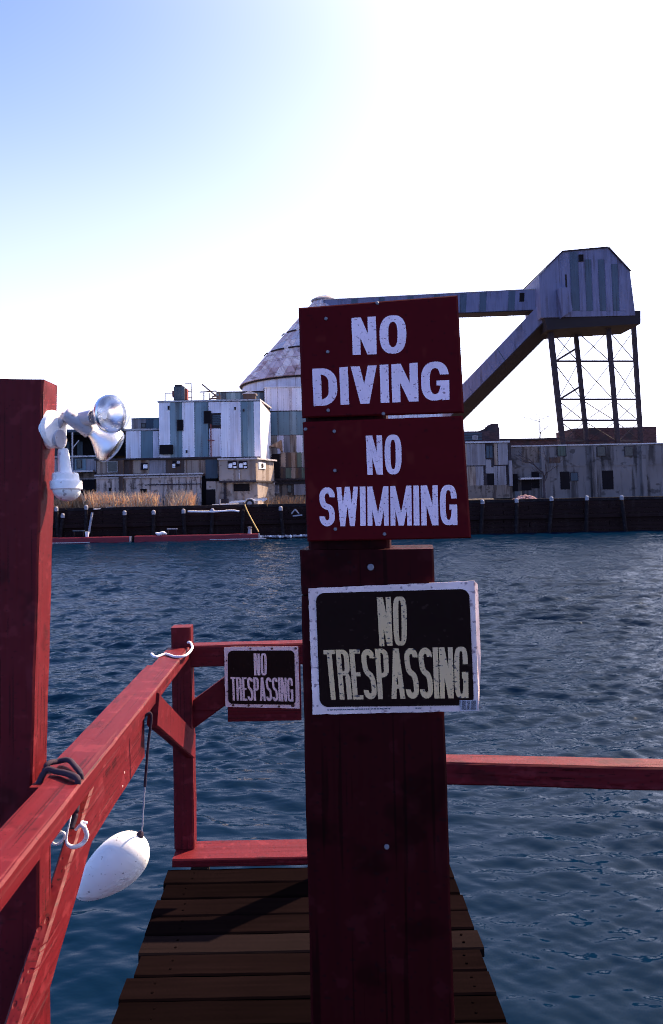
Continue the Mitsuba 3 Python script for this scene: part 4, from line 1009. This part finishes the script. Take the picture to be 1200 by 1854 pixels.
# ------------------------------------------------------------------ bulkhead, piles, booms
bh = thing('timber_bulkhead', 'dark creosoted timber bulkhead along the far shore', 'bulkhead')
rows = []
for r in range(9):
    for c_ in range(22):
        xa_ = -70 + c_ * 6.6 + (r % 2) * 2.1
        o = .02 + .05 * rng.random()
        rows.append(bx(xa_, xa_ + 6.55, YQ - .22 - o, YQ, -.5 + r * .34, -.5 + r * .34 + .315))
k = obj('planking', cat(rows), 'bulkhead_timber', bh); labels[k] = {'kind': 'stuff'}
for c_ in range(9): obj('cap_timber', beam([-70 + c_ * 16.6, YQ - .1 + .04 * (c_ % 2), ZL + .04], [-70 + c_ * 16.6 + 16.5, YQ - .1, ZL + .06], .45, .26, c=.02), 'pile_timber', bh)
obj('wale', beam([-70, YQ - .42, 1.3], [75, YQ - .42, 1.3], .22, .28, c=.02), 'bulkhead_timber', bh)
for x, yt, wcap in ((66, 924, 1), (102, 918, 1), (113.5, 930, 1), (156, 915, 1), (225.5, 925, 1), (278, 924, 1), (332, 922, 1), (384.5, 921, 1), (440, 923, 0), (508, 917, 1), (560, 917, 1), (620, 915, 1), (680, 914, 1), (745, 911, 1), (810, 910, 1), (873, 905, 1), (935, 902.5, 1), (998, 899.5, 1), (1062, 898, 1), (1125, 897, 1)):
    t_ = at(x, yt, YQ - .68)
    top_z = t_[2]
    ln = rnd.uniform(-.45, .30)
    pl = obj('pile', tube([[t_[0] + ln, t_[1], -.8], [t_[0], t_[1], top_z - .4]], [.17, .145], 10), 'pile_timber', bh, smooth=40)
    if wcap: obj('cap', lathe([(.155, -.32), (.16, -.06), (.10, .04), (0, .06)], [t_[0], t_[1], top_z - .02], [0, 0, 1], 10), 'pile_cap_white', pl, smooth=30)
    else: obj('cap', lathe([(.145, -.42), (.145, -.02), (0, 0)], [t_[0], t_[1], top_z], [0, 0, 1], 10), 'pile_timber', pl, smooth=30)
solo('leaning_plank', beam(at(170, 922, YQ - .6), at(228, 915, YQ + 1.6), .28, .09), 'trim_pale', 'grey plank lying tilted on the bulkhead before the tan reeds', 'plank')
solo('leaning_stake', beam(at(167, 928, YQ - .75), at(160.5, 966, YQ - 1.1), .16, .12), 'pile_cap_white', 'pale stake leaning against the bulkhead above the left boom', 'stake')
lad = thing('trestle_frame', 'small white trestle leaning on the bulkhead near the thick post', 'trestle')
for a, b in (((534, 922), (527.5, 930)), ((534, 922), (541, 930)), ((530, 934), (547, 932.5))): obj('bar', beam(at(*a, YQ - .8), at(*b, YQ - .8), .11, .11), 'pile_cap_white', lad)
solo('mooring_hawser', strand([at(340, 926, YQ - .75), at(364, 926.5, YQ - .8), at(392, 926, YQ - .8), at(420, 924.3, YQ - .8), at(433, 926, YQ - .75)], .075), 'rope_white', 'pale hawser strung along the top of the bulkhead', 'rope', smooth=True)
solo('yellow_line', strand([at(443, 914, YQ - .6), at(448, 926, YQ - 1.0), at(458, 945, YQ - 1.8), at(468, 963, YQ - 2.4)], .05), 'rope_yellow', 'taut yellow line running down from the bulkhead to the red boom', 'rope', smooth=True)
bm_l = ['long red floating boom at the left, ending in a gap', 'long red floating boom right of the gap, with the yellow line on its end']
for j, (a, b) in enumerate(((20, 236), (246, 468))):
    t_ = thing('floating_boom', bm_l[j], 'boom', 'red floating booms')
    A_, B_ = at(a, 973.5 - (a - 95) * .022, 66.2), at(b, 973.5 - (b - 95) * .022, 66.2)
    B_[2] = A_[2] = (A_[2] + B_[2]) / 2
    obj('hull', beam([A_[0], 66.0, A_[2] - .30], [B_[0], 66.0, A_[2] - .30], .85, .60, c=.06), 'boom_red', t_)
    obj('wear_strip', beam([A_[0] + 2 + j * 4, 65.55, A_[2] - .40], [A_[0] + 6.5 + j * 4, 65.55, A_[2] - .40], .04, .06, c=.005), 'trim_pale', t_)
    obj('end_plate', beam([B_[0] + .01, 66.0, A_[2] - .25], [B_[0] + .10, 66.0, A_[2] - .25], .7, .5, c=.02), 'pile_cap_white', t_)
    BT = A_[2]
def onboom(x): return at(x, 970, 66.0)[0]
for x, w, h, lb in ((158, .34, .40, 'white bucket standing on the left red boom'), (292, .42, .20, 'white bundle lying on the right red boom')):
    if h > .3: solo('bucket', lathe([(0, 0), (w * .4, 0), (w * .5, h), (w * .42, h), (w * .36, .03), (0, .03)], [onboom(x), 65.95, BT + .005], [0, 0, 1], 16), 'white_paint', lb, 'bucket', smooth=30)
    else:
        m = trimesh.creation.icosphere(2, 1.0); v = np.array(m.vertices) * [.48, .25, .16]; v[:, 2] += .05 * np.sin(v[:, 0] * 9)
        solo('canvas_bundle', (v + [onboom(x), 65.95, BT + .15], m.faces), 'white_paint', lb, 'bundle', smooth=True)
for x0_, x1_, lb in ((131, 152, 'dark mooring bracket on the left red boom beside the bucket'), (302, 321, 'dark mooring bracket on the right red boom beside the bundle')):
    t_ = thing('mooring_bracket', lb, 'bracket', 'dark brackets on the booms')
    xa_, xb_ = onboom(x0_), onboom(x1_)
    obj('bar', beam([xa_, 66.1, BT + .50], [xb_, 66.1, BT + .50], .10, .09), 'pile_cap_white' if x0_ > 200 else 'panel_blue_dim', t_)
    for x in (xa_ + .1, xb_ - .08): obj('leg', beam([x, 66.1, BT], [x, 66.1, BT + .455], .09, .09), 'pile_timber', t_)
t_ = thing('bollard', 'small grey bollard near the right end of the red boom', 'bollard')
obj('shaft', lathe([(.17, 0), (.14, .08), (.13, .42)], [onboom(452), 66.0, BT], [0, 0, 1], 14), 'pile_cap_white', t_, smooth=30); obj('cap', lathe([(.13, .42), (.2, .45), (.18, .53), (0, .58)], [onboom(452), 66.0, BT], [0, 0, 1], 14), 'panel_grey', t_, smooth=30)
bl = thing('float_line', 'string of small white floats on the water right of the red boom', 'float line')
prev = None
fpts = []
for j in range(40):
    x = 471 + j * 4.6 + rnd.uniform(-.7, .7)
    c_ = np.array([at(x, 966, 66.2)[0], 66.2 + .25 * math.sin(j * .5) + rnd.uniform(-.05, .05), .18 + rnd.uniform(-.03, .05)])
    fpts.append(c_ - [0, 0, .02])
    m = trimesh.creation.icosphere(2, 1.0); v = np.array(m.vertices) * [.11 + .03 * rnd.random(), .10, .10 + .03 * rnd.random()] + c_
    obj('float', (v, m.faces), 'pile_cap_white' if j % 4 else 'white_paint', bl, smooth=True)
obj('rope', tube(np.array(fpts), .035, 6), 'rope_dark', bl, smooth=True)
obj('hull', beam([fpts[0][0] - .3, 66.55, -.02], [fpts[-1][0], 66.55, -.02], .5, .34, c=.05), 'pile_timber', bl)

# ------------------------------------------------------------------ reeds, trailer, rubble, tree
def reeds(n, seed, xa_, xb_, ya, yb, h0, h1):
    r = np.random.default_rng(seed)
    V, Fc = [], []
    while len(V) < n * 4:
        x, y = r.uniform(xa_, xb_), r.uniform(ya, yb)
        dens = meshkit.fbm(np.array([[x * .9, y * .9, seed]]), 3)[0]
        if r.random() > (dens - .40) * 4: continue
        h = r.uniform(h0, h1) * (.5 + dens); w = r.uniform(.014, .03)
        z = ZL - .12; lx, ly = r.normal(0, .16, 2)
        a = r.uniform(0, 3.14); dx, dy = w * math.cos(a), w * math.sin(a)
        o = len(V)
        V += [[x - dx, y - dy, z], [x + dx, y + dy, z], [x + lx * h * .5 + dx * .8, y + ly * h * .5 + dy * .8, z + h * .6], [x + lx * h * 1.2, y + ly * h, z + h]]
        Fc += [[o, o + 1, o + 2], [o, o + 2, o + 3]]
    return trimesh.Trimesh(V, Fc, process=False)
gx = lambda x: at(x, 915, 70.5)[0]
solo('reeds', reeds(4200, 3, gx(166), gx(352), YQ + .4, YQ + 4.2, .45, 1.55), 'reed_tan', 'tall dry tan reeds along the stained concrete wall', 'reeds', kind='stuff')
solo('weeds', cat([reeds(1500, 8, gx(90), gx(175), YQ + .3, YQ + 5, .4, 1.3), reeds(1200, 9, gx(478), gx(640), YQ + .3, YQ + 4.0, .3, 1.0)]), 'reed_brown', 'low brown weeds along the top of the bulkhead', 'weeds', kind='stuff')
tl = thing('boat_trailer', 'pale boat trailer parked on the bulkhead before the tan block', 'trailer')
YX = 69.6
P = lambda x, y, o=0.0: at(x, y, YX + o)
obj('tongue', beam(P(384, 914.5), P(432, 911.5, .6), .11, .11), 'white_paint', tl)
for o in (0, 1.5): obj('side_rail', beam(P(415, 910, o), P(484, 903.5, o), .11, .14), 'white_paint', tl)
for x in (422, 438, 468, 480): obj('cross_bar', beam(P(x, 909.5 - (x - 415) * .09, 0), P(x, 909.5 - (x - 415) * .09, 1.5), .09, .09), 'pile_cap_white', tl)
for o in (-.12, 1.62):
    wc = P(452, 911.5, o)
    w = obj('wheel', lathe([(.0, -.07), (.22, -.07), (.22, .07), (0, .07)], wc, [0, 1, 0], 20), 'pile_cap_white', tl)
    obj('tyre', lathe([(.21, -.09), (.31, -.085), (.35, -.04), (.35, .04), (.31, .085), (.21, .09)], wc, [0, 1, 0], 24), 'tyre_black', w, smooth=40)
    arc = [(wc + [math.cos(a) * .44, 0, math.sin(a) * .42 + .02]) for a in np.linspace(.1, math.pi - .1, 14)]
    obj('fender', cat([beam(arc[q], arc[q + 1], .26, .03, up=(arc[q] + arc[q + 1]) / 2 - wc, c=.004) for q in range(13)]), 'white_paint', tl)
obj('jack', rod(P(398, 904), P(398, 915), .07), 'pile_cap_white', tl); obj('tail_light_bar', beam(P(474, 906.5), P(481, 905), .1, .16), 'white_paint', tl)
for a, b in (((418, 908), (440, 906.5)), ((458, 904), (482, 901.5))): obj('bunk', beam(P(*a, .4), P(*b, .4), .1, .12), 'pile_cap_white', tl)
pile_ms = []
for j in range(90):
    r_ = rng.random() ** .6
    a = rng.random() * 6.28
    c0 = at(951, 896, YQ + 2.4)
    s_ = rng.uniform(.06, .18)
    m = trimesh.creation.icosphere(1, 1.0); v = np.array(m.vertices) * [s_ * rng.uniform(.8, 1.6), s_, s_ * rng.uniform(.5, .9)]
    v = v + rng.normal(0, .12, v.shape) * s_
    pile_ms.append(trimesh.Trimesh(v + [c0[0] + 1.1 * r_ * math.cos(a), c0[1] + .7 * r_ * math.sin(a), ZL + .05 + .42 * (1 - r_)], m.faces, process=False))
solo('rubble', cat(pile_ms), 'rubble_pink', 'low heap of pinkish rubble on the right quay', 'rubble', kind='stuff')
solo('drum_barrel', lathe([(0, 0), (.29, 0), (.30, .02), (.30, .29), (.315, .30), (.30, .31), (.30, .6), (.315, .61), (.30, .62), (.29, .88), (0, .86)], [at(938, 893, 72)[0], 72, ZL - .05], [0, 0, 1], 18), 'panel_blue_dim', 'bluish steel drum left of the rubble heap', 'barrel', smooth=35)

def bare_tree(base, height, seed, spread, r0):
    r = np.random.default_rng(seed)
    trunk, limbs = [], []
    def grow(p, d, L, rad, lvl):
        n = 5
        pts = [p]
        for _ in range(n):
            d = d + r.normal(0, .14, 3); d = d / np.linalg.norm(d)
            pts.append(pts[-1] + d * L / n)
        (trunk if lvl == 0 else limbs).append(tube(pts, np.linspace(rad, rad * .55, n + 1), 6 if lvl < 2 else 4))
        if lvl >= 4: return
        for q in range(3 if lvl < 3 else 2):
            at_ = pts[r.integers(2, n + 1)]
            dd = d + r.normal(0, spread, 3); dd[2] = abs(dd[2]) * .7 + .25; dd /= np.linalg.norm(dd)
            grow(at_, dd, L * r.uniform(.55, .8), rad * .5, lvl + 1)
    grow(np.array(base, float), np.array([0, 0, 1.0]), height * .42, r0, 0)
    return cat(trunk), cat(limbs)
for (x, y, Y, h, sd, r0, lb) in ((978, 800, 96, 5.6, 4, .09, 'leafless thin tree above the dark flat roof strip'), (986, 900, 74.8, 6.6, 12, .13, 'leafless dark tree standing against the stucco warehouse'), (552, 880, 74.0, 5.5, 21, .08, 'small leafless sapling by the rusty shed near the sign edge')):
    b_ = at(x, y, Y)
    if Y < 80: b_[2] = ZL - .1
    tt, ll = bare_tree(b_, h, sd, .7, r0)
    t_ = thing('bare_tree', lb, 'tree')
    obj('trunk', tt, 'bark', t_, smooth=40); obj('branches', ll, 'bark', t_, smooth=40)
